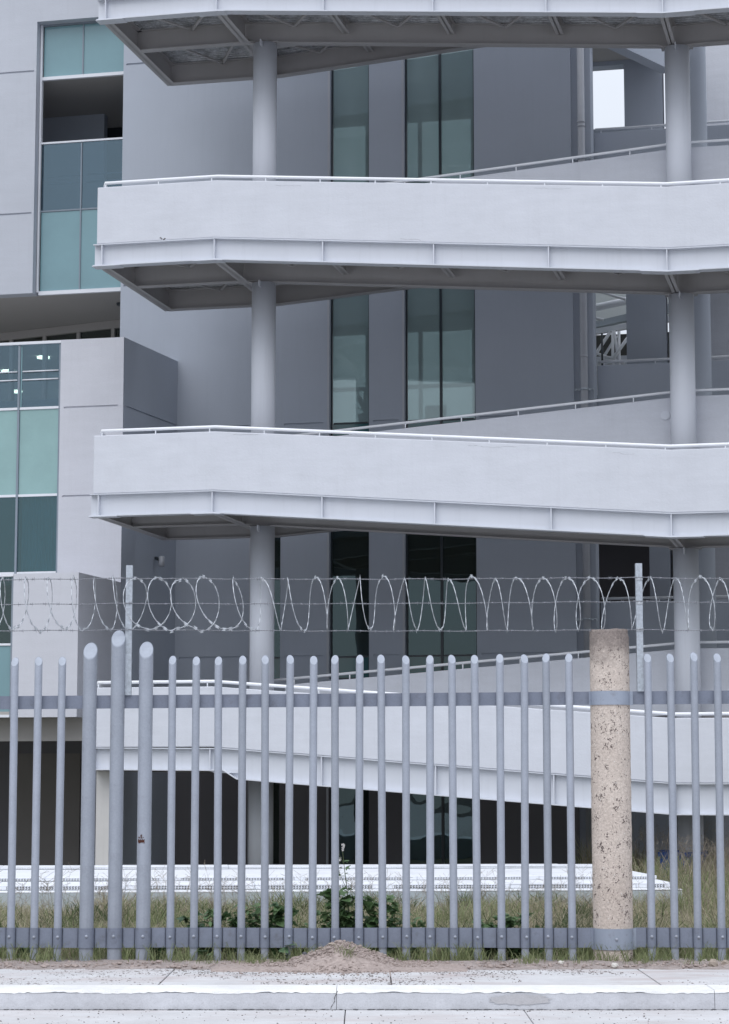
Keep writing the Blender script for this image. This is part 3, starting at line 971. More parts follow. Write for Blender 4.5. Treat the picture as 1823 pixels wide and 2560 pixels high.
    sl.band([0.145, U1, U2, U3], [zf(u) + 0.046 for u in (0.145, U1, U2, U3)], [zf(u) + 0.14 for u in (0.145, U1, U2, U3)], 0.145, 1.97)
    sl.band([0.145, U1, U2, U3], [zk(u) + 0.046 for u in (0.145, U1, U2, U3)], [zk(u) + 0.139 for u in (0.145, U1, U2, U3)], 2.155, W - 0.002)
    sl.box(0.147, U1 + 0.6, 1.972, 2.153, PB[l] + 0.046, PB[l] + 0.138)
    sl.build('walkway', M['walk'], ramp_t)
    # columns under this level
    for (uc_, name) in ((2.43, 'l'), (9.57, 'r')):
        base = -0.05 if l == 0 else (zfront(l - 1, uc_) + 0.14)
        top = zf(uc_) - gd - 0.024
        q = MB(); q.cyl(uc_, VI, base, top, 0.208, 40)
        c = q.build('column', M['column'], ramp_t)
        q = MB(); q.box(uc_ - 0.26, uc_ + 0.26, VI - 0.12, VI + 0.12, top + 0.002, top + 0.017)
        q.build('cap_plate', M['steel_grey'], c)
        q = MB(); q.box(uc_ - 0.008, uc_ + 0.008, VI - 0.33, VI - 0.205, top - 0.10, top + 0.001)
        q.build('gusset_plate', M['column'], c)
q = MB(); q.prism_xz([(1.98, 1.86), (2.55, 1.86), (2.55, 1.80), (2.12, 1.80)], 0.03, 0.15); q.build('bearing_bracket', M['steel_white'], ramp_t)
q = MB(); q.box(0.0, 0.34, 0.36, 0.72, -0.1, 1.842); q.build('support_pier', M['pier_paint'], ramp_t, bevel=0.01)
for l, u0, dz, n_ in ((2, 7.4, 0.93, 14), (2, 3.1, 0.90, 10), (1, 6.3, 0.92, 16), (1, 8.6, 0.90, 9), (1, 2.4, 0.925, 10), (2, 5.2, 0.05, 8), (0, 4.4, 0.9, 10)):
    q = MB(); pu, pz = u0, zfront(l, u0) + dz
    for k in range(n_):
        nu, nz_ = pu + rnd.uniform(0.02, 0.07), pz + rnd.uniform(-0.014, 0.010)
        w_ = 0.0022 * rnd.uniform(0.4, 1.2)
        q.quad((pu, -0.0014, pz - w_), (nu, -0.0014, nz_ - w_), (nu, -0.0014, nz_ + w_), (pu, -0.0014, pz + w_))
        pu, pz = nu, nz_
    q.build('hairline_crack', M['crack_line'], ramp_t)
q = MB()
for k in range(5):
    q.blob((1.12 + 0.03 * k * rnd.uniform(0.6, 1.2), -0.001, zfront(2, 1.1) + 0.015 + rnd.uniform(-0.012, 0.03)), 0.016, 0.003, 0.010, 7, 4, 0.2)
q.build('chip_mark', M['crack'], ramp_t, kind='stuff')
# round tag plate on an inner parapet
q = MB()
q.tube([(9.25, 2.016, 7.68), (9.25, 2.004, 7.68)], 0.075, 20); q.build('pipe_stub', M['column'], ramp_t)
# left end bracket hanging below the ramp end

# ------------------------------------------------------------------ building
bld = thing('office_building', 'pale grey office building with tall narrow windows and teal glass behind the ramp', 'building', ORI, TH)
VW = 5.51
GR = []
for z in (3.98, 8.35):
    GR += [(-0.24, 1.10, z - 0.018, z + 0.018, 0.028), (1.78, 2.54, z - 0.018, z + 0.018, 0.028), (3.50, 3.98, z - 0.018, z + 0.018, 0.028), (5.52, 7.2, z - 0.018, z + 0.018, 0.028)]
for z in (11.18, 15.59):
    GR += [(-1.44, 2.5, z - 0.018, z + 0.018, 0.028)]
WIN = []          # (u0, u1, z0, z1)
for z0, z1 in ((0.15, 2.95), (3.55, 7.55), (7.93, 12.0), (12.33, 16.6)):
    WIN += [(2.66, 3.42, z0, z1), (4.10, 5.44, z0, z1)]
for z0, z1 in ((0.15, 2.95), (3.55, 7.55)):
    WIN.append((1.16, 1.72, z0, z1))
holes = [(a, b, c, d, None) for a, b, c, d in WIN]
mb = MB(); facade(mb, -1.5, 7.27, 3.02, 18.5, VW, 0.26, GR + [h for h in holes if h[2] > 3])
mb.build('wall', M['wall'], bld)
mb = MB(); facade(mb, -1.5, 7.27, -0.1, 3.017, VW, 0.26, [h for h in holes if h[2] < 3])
mb.build('ground_floor_wall', M['dark_wall'], bld)
# window units set back in their openings
def window(u0, u1, z0, z1, mull, transom, pane_mat, low_mat, y=VW + 0.10, fr=M['frame_dark'], fw=0.03):
    f = MB()
    f.box(u0, u0 + fw, y, y + 0.07, z0, z1); f.box(u1 - fw, u1, y, y + 0.07, z0, z1)
    f.box(u0 + fw, u1 - fw, y, y + 0.07, z1 - fw, z1); f.box(u0 + fw, u1 - fw, y, y + 0.07, z0, z0 + fw)
    o = f.build('window', fr, bld)
    xs = [u0 + fw] + mull + [u1 - fw]
    zs = [z0 + fw] + transom + [z1 - fw]
    for m_ in mull:
        q = MB(); q.box(m_ - 0.022, m_ + 0.022, y - 0.004, y + 0.072, z0 + fw, z1 - fw); q.build('mullion', fr, o)
    for t in transom:
        for a, b in zip(xs[:-1], xs[1:]):
            q = MB(); q.box(a + 0.023, b - 0.023, y + 0.004, y + 0.066, t - 0.014, t + 0.014); q.build('transom', fr, o)
    for a, b in zip(xs[:-1], xs[1:]):
        for j, (c, d) in enumerate(zip(zs[:-1], zs[1:])):
            q = MB(); q.box(a + 0.004, b - 0.004, y + 0.03, y + 0.038, c + 0.002, d - 0.002)
            q.build('pane', low_mat if (j == 0 and transom) else pane_mat, o)
    return o
for (u0, u1, z0, z1) in WIN:
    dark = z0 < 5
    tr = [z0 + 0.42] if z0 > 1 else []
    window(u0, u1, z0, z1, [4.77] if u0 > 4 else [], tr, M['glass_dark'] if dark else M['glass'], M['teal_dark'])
    q = MB(); q.box(u0 - 0.045, u0 - 0.003, VW - 0.012, VW + 0.02, z0, z1); q.build('window_trim', M['pipe_pvc'], bld)
# rooms behind
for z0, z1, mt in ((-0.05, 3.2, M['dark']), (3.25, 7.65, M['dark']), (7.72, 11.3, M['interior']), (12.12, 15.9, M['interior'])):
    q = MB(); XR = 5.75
    facade(q, -1.2, XR, z0, z1, 11, 0.2, [(-0.9, XR - 0.1, z0 + 0.9, z1 - 0.12, None)] if z0 > 5 else [])  # rear opening added to let sky light in and brighten the room
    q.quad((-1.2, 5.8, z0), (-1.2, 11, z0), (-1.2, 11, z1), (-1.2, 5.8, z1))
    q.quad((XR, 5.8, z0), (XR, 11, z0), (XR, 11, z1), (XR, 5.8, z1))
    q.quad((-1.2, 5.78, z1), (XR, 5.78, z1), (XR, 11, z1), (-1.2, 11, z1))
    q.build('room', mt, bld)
    q = MB(); q.box(-1.2, XR, 5.78, 11, z0 - 0.06, z0); q.build('room_floor', M['floor_in'], bld)
for (u, v, z) in ((4.62, 8.2, 11.298), (3.0, 8.2, 11.298)):
    q = MB(); q.tube([(u, v, z), (u, v, z - 0.03)], 0.06, 18); q.build('ceiling_light', M['lamp'], bld)
for z0, z1 in ((7.72, 11.3), (12.12, 15.9)):
    for u in (-0.2, 1.1, 2.15, 3.3, 4.45, 5.5):
        q = MB(); q.box(u - 0.04, u + 0.04, 10.9, 10.98, z0 + 0.9, z1 - 0.12); q.build('rear_mullion', M['frame_grey'], bld)
    q = MB(); q.box(-0.9, 5.65, 10.9, 10.98, z0 + 2.2, z0 + 2.28); q.build('rear_transom', M['frame_grey'], bld)
    for v in (7.4, 9.2):
        q = MB(); q.box(-1.19, 5.74, v - 0.08, v + 0.08, z1 - 0.22, z1 - 0.002); q.build('ceiling_beam', M['interior'], bld)
# side of the main volume
q = MB(); q.box(-1.5, -1.25, VW + 0.262, 17, 0, 18.5); q.build('side_wall', M['wall'], bld)
q = MB(); q.box(7.25, 7.63, VW + 0.09, VW + 0.5, -0.1, 18.5); q.build('pilaster', M['wall'], bld, bevel=0.01)
# downpipe with collars and clamps
dp = MB(); dp.tube([(7.465, VW - 0.03, -0.1), (7.465, VW - 0.03, 18.4)], 0.068, 20)
dp = dp.build('downpipe', M['pipe_pvc'], bld)
for z in (13.82, 13.74, 4.9, 9.4):
    q = MB(); q.tube([(7.465, VW - 0.03, z - 0.02), (7.465, VW - 0.03, z + 0.02)], 0.073, 20); q.build('collar', M['pipe_pvc'], dp)
for z in (13.12, 8.79, 4.58, 17.5):
    q = MB()
    q.tube([(7.465, VW - 0.03, z - 0.02), (7.465, VW - 0.03, z + 0.02)], 0.075, 20)
    q.box(7.28, 7.39, VW - 0.02, VW - 0.005, z - 0.02, z + 0.02); q.box(7.54, 7.66, VW - 0.02, VW - 0.005, z - 0.02, z + 0.02)
    q.blob((7.33, VW - 0.03, z), 0.018, 0.015, 0.018); q.blob((7.61, VW - 0.03, z), 0.018, 0.015, 0.018)
    q.build('clamp', M['galv'], dp)

# things standing inside, close to the glass of the middle storey
ch = thing('office_chair', 'dark office chair standing behind the wide window of the middle storey', 'chair', ORI, TH)
q = MB(); q.box(4.28, 4.70, 6.15, 6.55, 8.22, 8.28); q.build('seat', M['frame_dark'], ch, bevel=0.02)
q = MB(); q.box(4.28, 4.70, 6.50, 6.55, 8.34, 8.78); q.build('backrest', M['frame_dark'], ch, bevel=0.02)
q = MB(); q.tube([(4.49, 6.35, 7.80), (4.49, 6.35, 8.22)], 0.03, 8); q.build('column', M['frame_dark'], ch)
for k in range(5):
    a = 6.283 * k / 5
    q = MB(); q.tube([(4.49, 6.35, 7.82), (4.49 + 0.27 * math.cos(a), 6.35 + 0.27 * math.sin(a), 7.745)], 0.022, 6); q.build('leg', M['frame_dark'], ch)
pp = thing('potted_plant', 'small dark potted plant behind the narrow window of the middle storey', 'plant', ORI, TH)
q = MB(); q.tube([(3.18, 6.3, 8.35), (3.18, 6.3, 8.62)], [0.12, 0.16], 16); q.build('pot', M['soffit'], pp)
q = MB(); q.box(2.9, 3.36, 6.1, 6.5, 7.72, 8.348); q.build('stand', M['floor_in'], pp)
q = MB()
for k in range(40):
    a, e = rnd.uniform(0, 6.28), rnd.uniform(0.05, 0.24)
    b_ = Vector((3.18, 6.3, 8.6)); t_ = b_ + Vector((math.cos(a) * e, math.sin(a) * e, rnd.uniform(0.12, 0.55)))
    s_ = Vector((-math.sin(a), math.cos(a), 0)) * 0.025
    m2_ = b_.lerp(t_, 0.6) + Vector((0, 0, 0.05))
    q.add([b_, m2_ - s_, t_, m2_ + s_], [(0, 1, 2, 3)])
q.build('leaves', M['leaf'], pp, kind='stuff')

# --- upper left volume with glazed recess
GU = [(-12, -3.36, z - 0.018, z + 0.018, 0.028) for z in (12.73, 15.60)]
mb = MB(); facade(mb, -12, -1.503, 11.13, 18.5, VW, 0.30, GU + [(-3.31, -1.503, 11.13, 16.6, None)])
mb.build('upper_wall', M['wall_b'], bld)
yg = VW + 0.24
def pane_box(u0, u1, z0, z1, mat, parent, y=yg, name='pane'):
    q = MB(); q.box(u0, u1, y, y + 0.012, z0, z1); return q.build(name, mat, parent)
def bar_box(u0, u1, z0, z1, mat, parent, name, y0, y1):
    q = MB(); q.box(u0, u1, y0, y1, z0, z1); return q.build(name, mat, parent)
wn_ = bar_box(-3.30, -3.262, 11.18, 16.59, M['frame_white'], bld, 'recess_window', yg - 0.06, yg + 0.03)
MU = -2.425
for (a, b) in ((-3.245, MU - 0.014), (MU + 0.014, -1.53)):
    pane_box(a, b, 15.53, 16.56, M['teal'], wn_)
    pane_box(a, b, 12.83, 14.16, M['glass_blue'], wn_)
    pane_box(a, b, 11.21, 12.79, M['teal'], wn_)
    for (z0, z1) in ((15.53, 16.56), (12.83, 14.16), (11.21, 12.79)):
        bar_box(a - 0.012, a - 0.001, z0, z1, M['frame_dark'], wn_, 'gasket', yg - 0.012, yg + 0.01)
    for z in (13.53, 13.38):
        q = MB(); q.tube([(a + 0.08, yg + 0.10, z), (b - 0.02, yg + 0.10, z)], 0.014, 8); q.build('guard_rail', M['frame_grey'], wn_)
for (z0, z1) in ((15.53, 16.56), (11.19, 14.16)):
    bar_box(MU - 0.014, MU + 0.014, z0, z1, M['frame_grey'], wn_, 'mullion', yg - 0.02, yg + 0.02)
bar_box(-3.262, -1.51, 15.46, 15.525, M['frame_white'], wn_, 'sill', yg - 0.05, yg + 0.03)
bar_box(-3.262, -1.51, 14.165, 14.20, M['frame_white'], wn_, 'top_rail', yg - 0.03, yg + 0.04)
bar_box(-3.262, -1.51, 12.795, 12.825, M['frame_grey'], wn_, 'transom', yg - 0.015, yg + 0.02)
bar_box(-3.262, -1.51, 11.125, 11.20, M['frame_white'], wn_, 'sill', yg - 0.05, yg + 0.03)
bar_box(-3.262, -1.51, 16.565, 16.60, M['frame_grey'], wn_, 'head', yg - 0.03, yg + 0.03)
# loggia behind the recess
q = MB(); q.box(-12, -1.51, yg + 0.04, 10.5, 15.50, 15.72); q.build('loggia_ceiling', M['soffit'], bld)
q = MB(); q.prism_xy([(-12, 8.2), (-2.85, 8.2), (-2.85, 8.4), (-12, 8.4)], 12.7, 15.498); q.build('loggia_wall', M['wall'], bld)
q = MB(); q.box(-4.2, -1.51, 9.2, 9.25, 12.7, 15.498); q.build('loggia_door', M['frame_dark'], bld)
q = MB(); q.box(-12, -1.51, yg + 0.04, 10.5, 12.45, 12.7); q.build('loggia_floor', M['floor_in'], bld)
# soffit under the upper volume (also the ceiling of the rooms behind)
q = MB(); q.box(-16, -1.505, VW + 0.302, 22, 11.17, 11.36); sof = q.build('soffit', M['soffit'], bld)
q = MB(); q.tube([(-1.98, 6.95, 11.168), (-1.98, 6.95, 11.12)], [0.105, 0.095], 24); q.build('downlight', M['frame_dark'], sof)
# diagonal glazed wall under the soffit
A_, B_ = Vector((-9.0, 10.14, 0)), Vector((-1.52, 8.23, 0))
dirv = (B_ - A_).normalized(); nrm = Vector((dirv.y, -dirv.x, 0)) * 0.05
gw = MB()
def seg(mb, a, b, z0, z1, th=1.0):
    n_ = nrm * th
    mb.hexa([(a + n_).to_tuple()[:2] + (z0,), (b + n_).to_tuple()[:2] + (z0,), (b - n_).to_tuple()[:2] + (z0,), (a - n_).to_tuple()[:2] + (z0,)],
            [(a + n_).to_tuple()[:2] + (z1,), (b + n_).to_tuple()[:2] + (z1,), (b - n_).to_tuple()[:2] + (z1,), (a - n_).to_tuple()[:2] + (z1,)])
seg(gw, A_, B_, 11.0, 11.165)
gw = gw.build('glazed_wall', M['soffit'], bld)
Lw = (B_ - A_).length
for k in range(9):
    s = Lw - 0.35 - 0.86 * k
    q = MB(); seg(q, A_ + dirv * (s - 0.04), A_ + dirv * (s + 0.04), 8.62, 10.998); q.build('mullion', M['soffit'], gw)
    q = MB(); seg(q, A_ + dirv * (s - 0.82), A_ + dirv * (s - 0.045), 8.64, 10.99, 0.1); q.build('pane', M['glass_clear'], gw)
q = MB(); q.quad((-16, 22, 8.5), (-1.5, 22, 8.5), (-1.5, 22, 11.2), (-16, 22, 11.2)); q.build('far_room_wall', M['dark'], bld)
q = MB(); q.box(-16, -1.505, 3.25, 22, 8.42, 8.60); q.build('terrace_floor', M['floor_in'], bld)
for (u, v) in ((-5.55, 11.9), (-6.97, 13.3), (-7.78, 15.9), (-7.79, 17.9), (-6.6, 16.2), (-8.5, 14.6)):
    q = MB(); q.tube([(u, v, 11.168), (u, v, 11.13)], 0.14, 20); q.build('ceiling_light', M['lamp'], bld)

# --- middle left block with glazing
VB2 = 3.05
GB = [(-1.69, -0.66, z - 0.016, z + 0.016, 0.026) for z in (8.40, 6.78)]
mb = MB(); facade(mb, -1.765, -0.56, 2.6, 9.65, VB2, 0.20, GB); mb.build('block_wall', M['stucco_b'], bld)
# its right-hand side, running back to the main wall
sd = MB()
a, b = (-0.56, VB2), (-0.33, VW)
zs_ = [-0.1, 8.385, 8.415, 9.65]
for i, (z0, z1) in enumerate(zip(zs_[:-1], zs_[1:])):
    o_ = 0.025 if i == 1 else 0.0
    sd.prism_xy([(a[0] - o_, a[1] + 0.001), (b[0] - o_, b[1] - 0.004), (b[0] - 0.22, b[1] - 0.004), (a[0] - 0.2, a[1] + 0.22)], z0, z1)
sd.build('block_side_wall', M['wall'], bld)
yb = VB2 + 0.06
w2 = bar_box(-12, -1.77, 9.60, 9.65, M['frame_white'], bld, 'block_window', yb - 0.05, yb + 0.06)
mul2 = [-1.785 - 0.795 * k for k in range(0, 9)]
for k, m_ in enumerate(mul2):
    bar_box(m_ - 0.02, m_ + 0.02, 5.25, 9.598, M['frame_grey'], w2, 'mullion', yb - 0.03, yb + 0.03)
for a, b in zip(mul2[1:], mul2[:-1]):
    a2, b2 = a + 0.022, b - 0.022
    for (z, h) in ((8.42, 0.022), (6.82, 0.022), (5.40, 0.03)):
        bar_box(a2, b2, z - h, z + h, M['frame_white'] if z > 6 else M['frame_white'], w2, 'transom', yb - 0.02, yb + 0.03)
    pane_box(a2, b2, 8.445, 9.598, M['glass_blue'], w2, yb)
    pane_box(a2, b2, 6.845, 8.395, M['teal_light'], w2, yb)
    pane_box(a2, b2, 5.435, 6.795, M['glass_teal'], w2, yb)
    bar_box(a2 + 0.002, a2 + 0.03, 8.45, 9.59, M['teal'], w2, 'gasket', yb - 0.006, yb - 0.001)
    for z in (9.10, 8.945):
        q = MB(); q.tube([(a2 + 0.05, yb - 0.03, z), (b2 - 0.01, yb - 0.03, z)], 0.013, 8); q.build('guard_rail', M['frame_white'], w2)
# curtain behind the lower right pane
cv, cf = [], []
for i in range(60):
    u = -2.57 + 0.78 * i / 59
    for z in (5.3, 8.3):
        cv.append((u, yb + 0.22 + 0.03 * math.sin(i * 1.35) + 0.01 * math.sin(i * 0.4), z))
for i in range(59):
    cf.append((2 * i, 2 * i + 2, 2 * i + 3, 2 * i + 1))
q = MB(); q.add(cv, cf, True); q.build('curtain', M['curtain'], bld)
q = MB(); q.box(-12, -0.8, 6.0, 6.1, 2.8, 8.41); q.build('room_wall', M['dark'], bld)
q = MB(); q.box(-12, -0.75, VB2 + 0.2, 6.0, 5.12, 5.2); q.build('room_floor', M['floor_in'], bld)

# --- low left block
VB1 = 1.09
mb = MB(); facade(mb, -1.81, -0.63, 2.75, 5.20, VB1, 0.2, []); mb.build('low_block_wall', M['stucco_b'], bld, bevel=0.0)
q = MB(); q.prism_xy([(-0.63, VB1 + 0.001), (-0.56, VB2 - 0.003), (-0.8, VB2 - 0.003), (-0.83, VB1 + 0.2)], 2.75, 5.2); q.build('low_block_side_wall', M['stucco_b'], bld)
q = MB(); q.box(-12, -0.82, VB1 + 0.21, VB2 - 0.004, 5.02, 5.18); q.build('low_block_roof', M['stucco_b'], bld)
q = MB(); q.box(-12, -0.66, VB1 + 0.05, VB2, 2.752, 2.85); q.build('low_block_soffit', M['soffit'], bld)
q = MB(); q.box(-12, -0.70, VB1 + 0.55, VB1 + 0.75, 2.36, 2.75); q.build('lintel', M['soffit'], bld)
w1 = bar_box(-12, -1.815, 5.155, 5.20, M['frame_white'], bld, 'low_block_window', VB1, VB1 + 0.1)
y1 = VB1 + 0.06
mul1 = [-1.835 - 0.9 * k for k in range(0, 8)]
for m_ in mul1:
    bar_box(m_ - 0.018, m_ + 0.018, 2.76, 5.152, M['frame_grey'], w1, 'mullion', y1 - 0.03, y1 + 0.03)
for a, b in zip(mul1[1:], mul1[:-1]):
    a2, b2 = a + 0.02, b - 0.02
    pane_box(a2, b2, 4.02, 5.15, M['glass_dark'], w1, y1); pane_box(a2, b2, 2.80, 3.97, M['teal'], w1, y1)
    bar_box(a2, b2, 3.975, 4.012, M['frame_white'], w1, 'transom', y1 - 0.02, y1 + 0.03)
    bar_box(a2, b2, 2.752, 2.795, M['frame_white'], w1, 'transom', y1 - 0.02, y1 + 0.03)
    for z in (4.77, 4.66):
        q = MB(); q.tube([(a2 + 0.01, y1 + 0.06, z), (b2 - 0.01, y1 + 0.06, z)], 0.013, 8); q.build('guard_rail', M['frame_white'], w1)
# pier and undercroft below the left blocks
q = MB(); q.box(-0.97, -0.765, VB2 + 0.002, VB2 + 0.4, -0.1, 2.75); q.build('pier', M['stucco_b'], bld)
q = MB(); q.box(-0.765, -0.563, VB2 + 0.002, VB2 + 0.2, -0.1, 2.75); q.build('pier', M['stucco_b'], bld)
q = MB(); q.box(-12, -0.98, 5.2, 5.4, -0.1, 2.75); uw = q.build('undercroft_wall', M['dark_wall'], bld)
q = MB(); q.box(-3.4, -2.05, 5.17, 5.198, 0.0, 2.2); q.build('door', M['door'], uw)

# --- rear gallery wing on the right
VG = 6.11
for pt_, n_ in ((13.78, 0), (9.34, 1), (4.93, 2)):
    q = MB(); q.box(7.632, 14, VG, VG + 0.14, pt_ - 1.05, pt_); gp = q.build('gallery_parapet', M['wall'], bld, bevel=0.01)
    q = MB(); q.tube([(7.64, VG + 0.05, pt_ + 0.075), (14, VG + 0.05, pt_ + 0.075)], 0.026, 10); q.build('gallery_rail', M['rail_white'], gp)
    for k in range(7):
        q = MB(); q.tube([(7.75 + 0.95 * k, VG + 0.05, pt_ - 0.01), (7.75 + 0.95 * k, VG + 0.05, pt_ + 0.07)], 0.011, 6); q.build('rail_post', M['rail_white'], gp)
    q = MB(); q.box(7.632, 14, VG + 0.142, 9.9, pt_ - 1.05, pt_ - 0.85); q.build('gallery_floor', M['soffit'], bld)
VR = 8.51
mb = MB()
facade(mb, 6.6, 8.70, -0.1, 17.2, VR, 0.30, [(6.9, 7.94, 14.57, 15.86, None), (6.9, 7.92, 9.2, 11.6, None), (7.0, 8.3, 4.2, 6.6, None)])
mb.build('gallery_wall', M['wall'], bld)
mb = MB(); facade(mb, 8.76, 9.22, -0.1, 17.2, VR, 0.30, []); mb.build('gallery_wall', M['wall'], bld)
q = MB(); q.prism_xy([(6.6, VG - 0.3), (7.4, VG - 0.3), (8.70, VR - 0.05), (8.70, VR - 0.003), (6.6, VR - 0.003)], 15.95, 16.2); q.build('gallery_soffit', M['soffit'], bld)
q = MB(); q.prism_xy([(7.5, VG - 0.3), (7.8, VG - 0.3), (9.0, VR - 0.2), (8.7, VR - 0.2)], 15.55, 15.948); q.build('gallery_beam', M['wall'], bld)
q = MB(); q.box(9.25, 15, 9.95, 10.25, -0.1, 18.5); q.build('end_wall', M['stucco'], bld)
q = MB(); q.box(6.6, 9.3, 9.6, 9.8, 0, 8.2); q.build('gallery_back', M['dark_wall'], bld)
q = MB(); q.cyl(9.60, 5.0, -0.05, 18.0, 0.21, 36); q.build('gallery_column', M['wall'], bld)  # darker wall paint stands in for the deep shade on this column
# roof edge over the whole, out of frame
q = MB(); q.box(-12, 7.2, VW + 0.3, 11.2, 18.5, 18.7); q.build('roof', M['stucco'], bld)

# white steel structure seen through the gallery opening
tr = thing('steel_truss', 'white tubular roof truss seen through the opening right of the downpipe', 'truss', ORI, TH)
TV = 11.0
def tb(a, b, r, name='tube', mat=None):
    q = MB(); q.tube([a, b], r, 12); return q.build(name, mat or M['rail_white'], tr)
tb((6.0, TV, 11.32), (8.6, TV, 11.76), 0.08, 'main_tube')
tb((6.6, TV - 0.4, 11.93), (7.68, TV - 0.4, 11.55), 0.028, 'tie_rod')
tb((6.5, TV - 0.4, 11.33), (7.22, TV - 0.4, 11.14), 0.028, 'tie_rod')
q = MB(); q.prism_xz([(6.0, 10.96), (8.6, 11.39), (8.6, 11.56), (6.0, 11.06)], TV + 0.2, TV + 0.4); q.build('eaves_beam', M['deck_side'], tr)
q = MB(); q.prism_xz([(6.0, 10.82), (8.6, 11.15), (8.6, 11.27), (6.0, 10.93)], TV + 0.05, TV + 0.18); q.build('gutter', M['rail_white'], tr)
for (x0, x1, z1) in ((7.36, 7.35, 9.5), (7.39, 7.52, 10.0), (7.49, 7.48, 9.5)):
    tb((x0, TV, 10.98), (x1, TV, z1), 0.032, 'upright')
tb((6.64, TV + 0.08, 10.0), (7.3, TV + 0.08, 10.98), 0.036, 'brace'); tb((7.2, TV - 0.08, 10.16), (7.75, TV - 0.08, 10.9), 0.036, 'brace')
tb((6.85, TV + 0.15, 10.0), (7.42, TV + 0.15, 10.9), 0.03, 'brace')
tb((6.7, TV, 10.65), (7.6, TV, 10.29), 0.03, 'brace')
tb((7.16, TV - 0.2, 10.9), (7.16, TV - 0.2, 9.5), 0.022, 'dark_post', M['frame_dark'])
q = MB(); q.box(5.8, 9.2, TV + 1.2, TV + 1.3, 8.2, 11.15); q.build('dark_backing', M['dark'], tr)
q = MB(); q.prism_xz([(5.6, 11.16), (9.2, 11.5), (9.2, 13.4), (5.6, 13.4)], TV + 0.9, TV + 1.0); q.build('roof_sheet', M['interior'], tr)
q = MB(); q.box(6.2, 7.6, TV + 0.5, TV + 0.6, 9.0, 10.55); q.build('white_cladding', M['deck_white'], tr)

# small wall lamp under the ramp on the block side
wl_ = thing('wall_lamp', 'small dark lamp bracket on the shaded block side wall under the ramp', 'lamp', ORI, TH)
q = MB(); q.tube([(-0.42, 4.55, 5.78), (-0.30, 4.52, 5.74)], 0.03, 10); q.build('bracket', M['frame_dark'], wl_)
q = MB(); q.tube([(-0.28, 4.52, 5.80), (-0.28, 4.50, 5.62)], [0.05, 0.06], 14); q.build('lamp_head', M['pipe_pvc'], wl_)

# ------------------------------------------------------------------ white slotted deck in the grass
dkt = thing('white_deck', 'low stepped white metal deck with slotted risers lying in the grass before the building', 'deck', (0, 28.3, 0), R(4.6))
DX0, DX1 = -10.0, 4.02
steps = [(0.0, 0.302), (0.42, 0.365), (1.55, 0.416), (4.30, 0.452)]       # riser line, tread height behind it
ends = [0.42, 1.55, 4.30, 5.0]
q = MB()
prof = [(0.0, -0.1), (0.0, 0.285)]
for (ya, z), yb_ in zip(steps, ends):
    prof += [(ya + 0.03, z - 0.015), (yb_ + 0.03, z - 0.015)]
prof += [(5.03, -0.1)]
n = len(prof)
q.add([(DX0, y, z) for y, z in prof] + [(DX1 - 0.01, y, z) for y, z in prof],
      [tuple(range(n)), tuple(reversed(range(n, 2 * n)))] + [(i, n + i, n + (i + 1) % n, (i + 1) % n) for i in range(n)])
q.build('deck_base', M['deck_side'], dkt)
q = MB(); q.prism_xy([(DX1 - 0.009, 0.0), (DX1 + 0.02, 0.0), (DX1 + 0.02, 5.0), (DX1 - 0.009, 5.0)], -0.1, 0.20); q.build('deck_flank', M['deck_white'], dkt)
for si, ((ya, z), yb_) in enumerate(zip(steps, ends)):
    Lp = 1.62
    x = DX0 + (0.0, 0.55, 1.1, 0.3)[si]
    cuts = [DX0]
    while x < DX1 - 0.3:
        if x > DX0 + 0.2: cuts.append(x)
        x += Lp
    cuts.append(DX1)
    for a, b in zip(cuts[:-1], cuts[1:]):
        dz = rnd.uniform(-0.003, 0.003)
        q = MB(); q.box(a + 0.004, b - 0.004, ya, yb_ - 0.002, z - 0.013 + dz, z + dz)
        q.build('panel', M['deck_white'], dkt, bevel=0.003)
        if si == 0:
            continue
        zl = steps[si - 1][1] + 0.005
        zh = z - 0.014
        for xa, xb in ((a + 0.004, a + 0.14), (b - 0.14, b - 0.004)):
            q = MB(); q.box(xa, xb, ya + 0.002, ya + 0.02, zl, zh); q.build('riser_plate', M['deck_white'], dkt)
        q = MB()
        zm = (zl + zh) / 2
        for z0, z1 in ((zl, zl + 0.004), (zm - 0.003, zm + 0.003), (zh - 0.004, zh)):
            q.box(a + 0.1405, b - 0.1405, ya + 0.002, ya + 0.012, z0, z1)
        xx = a + 0.15
        while xx < b - 0.16:
            for z0, z1 in ((zl + 0.004, zm - 0.003), (zm + 0.003, zh - 0.004)):
                sk = 0.006
                q.hexa([(xx - sk, ya + 0.003, z0), (xx + 0.012 - sk, ya + 0.003, z0), (xx + 0.012 - sk, ya + 0.011, z0), (xx - sk, ya + 0.011, z0)],
                       [(xx + sk, ya + 0.003, z1), (xx + 0.012 + sk, ya + 0.003, z1), (xx + 0.012 + sk, ya + 0.011, z1), (xx + sk, ya + 0.011, z1)])
            xx += 0.036
        q.build('grille', M['deck_white'], dkt, kind='stuff')
        q = MB(); q.box(a + 0.141, b - 0.141, ya + 0.022, ya + 0.028, zl, zh - 0.001); q.build('grille_dark_sheet', M['frame_dark'], dkt)  # dark sheet, coloured for the shade inside the slots

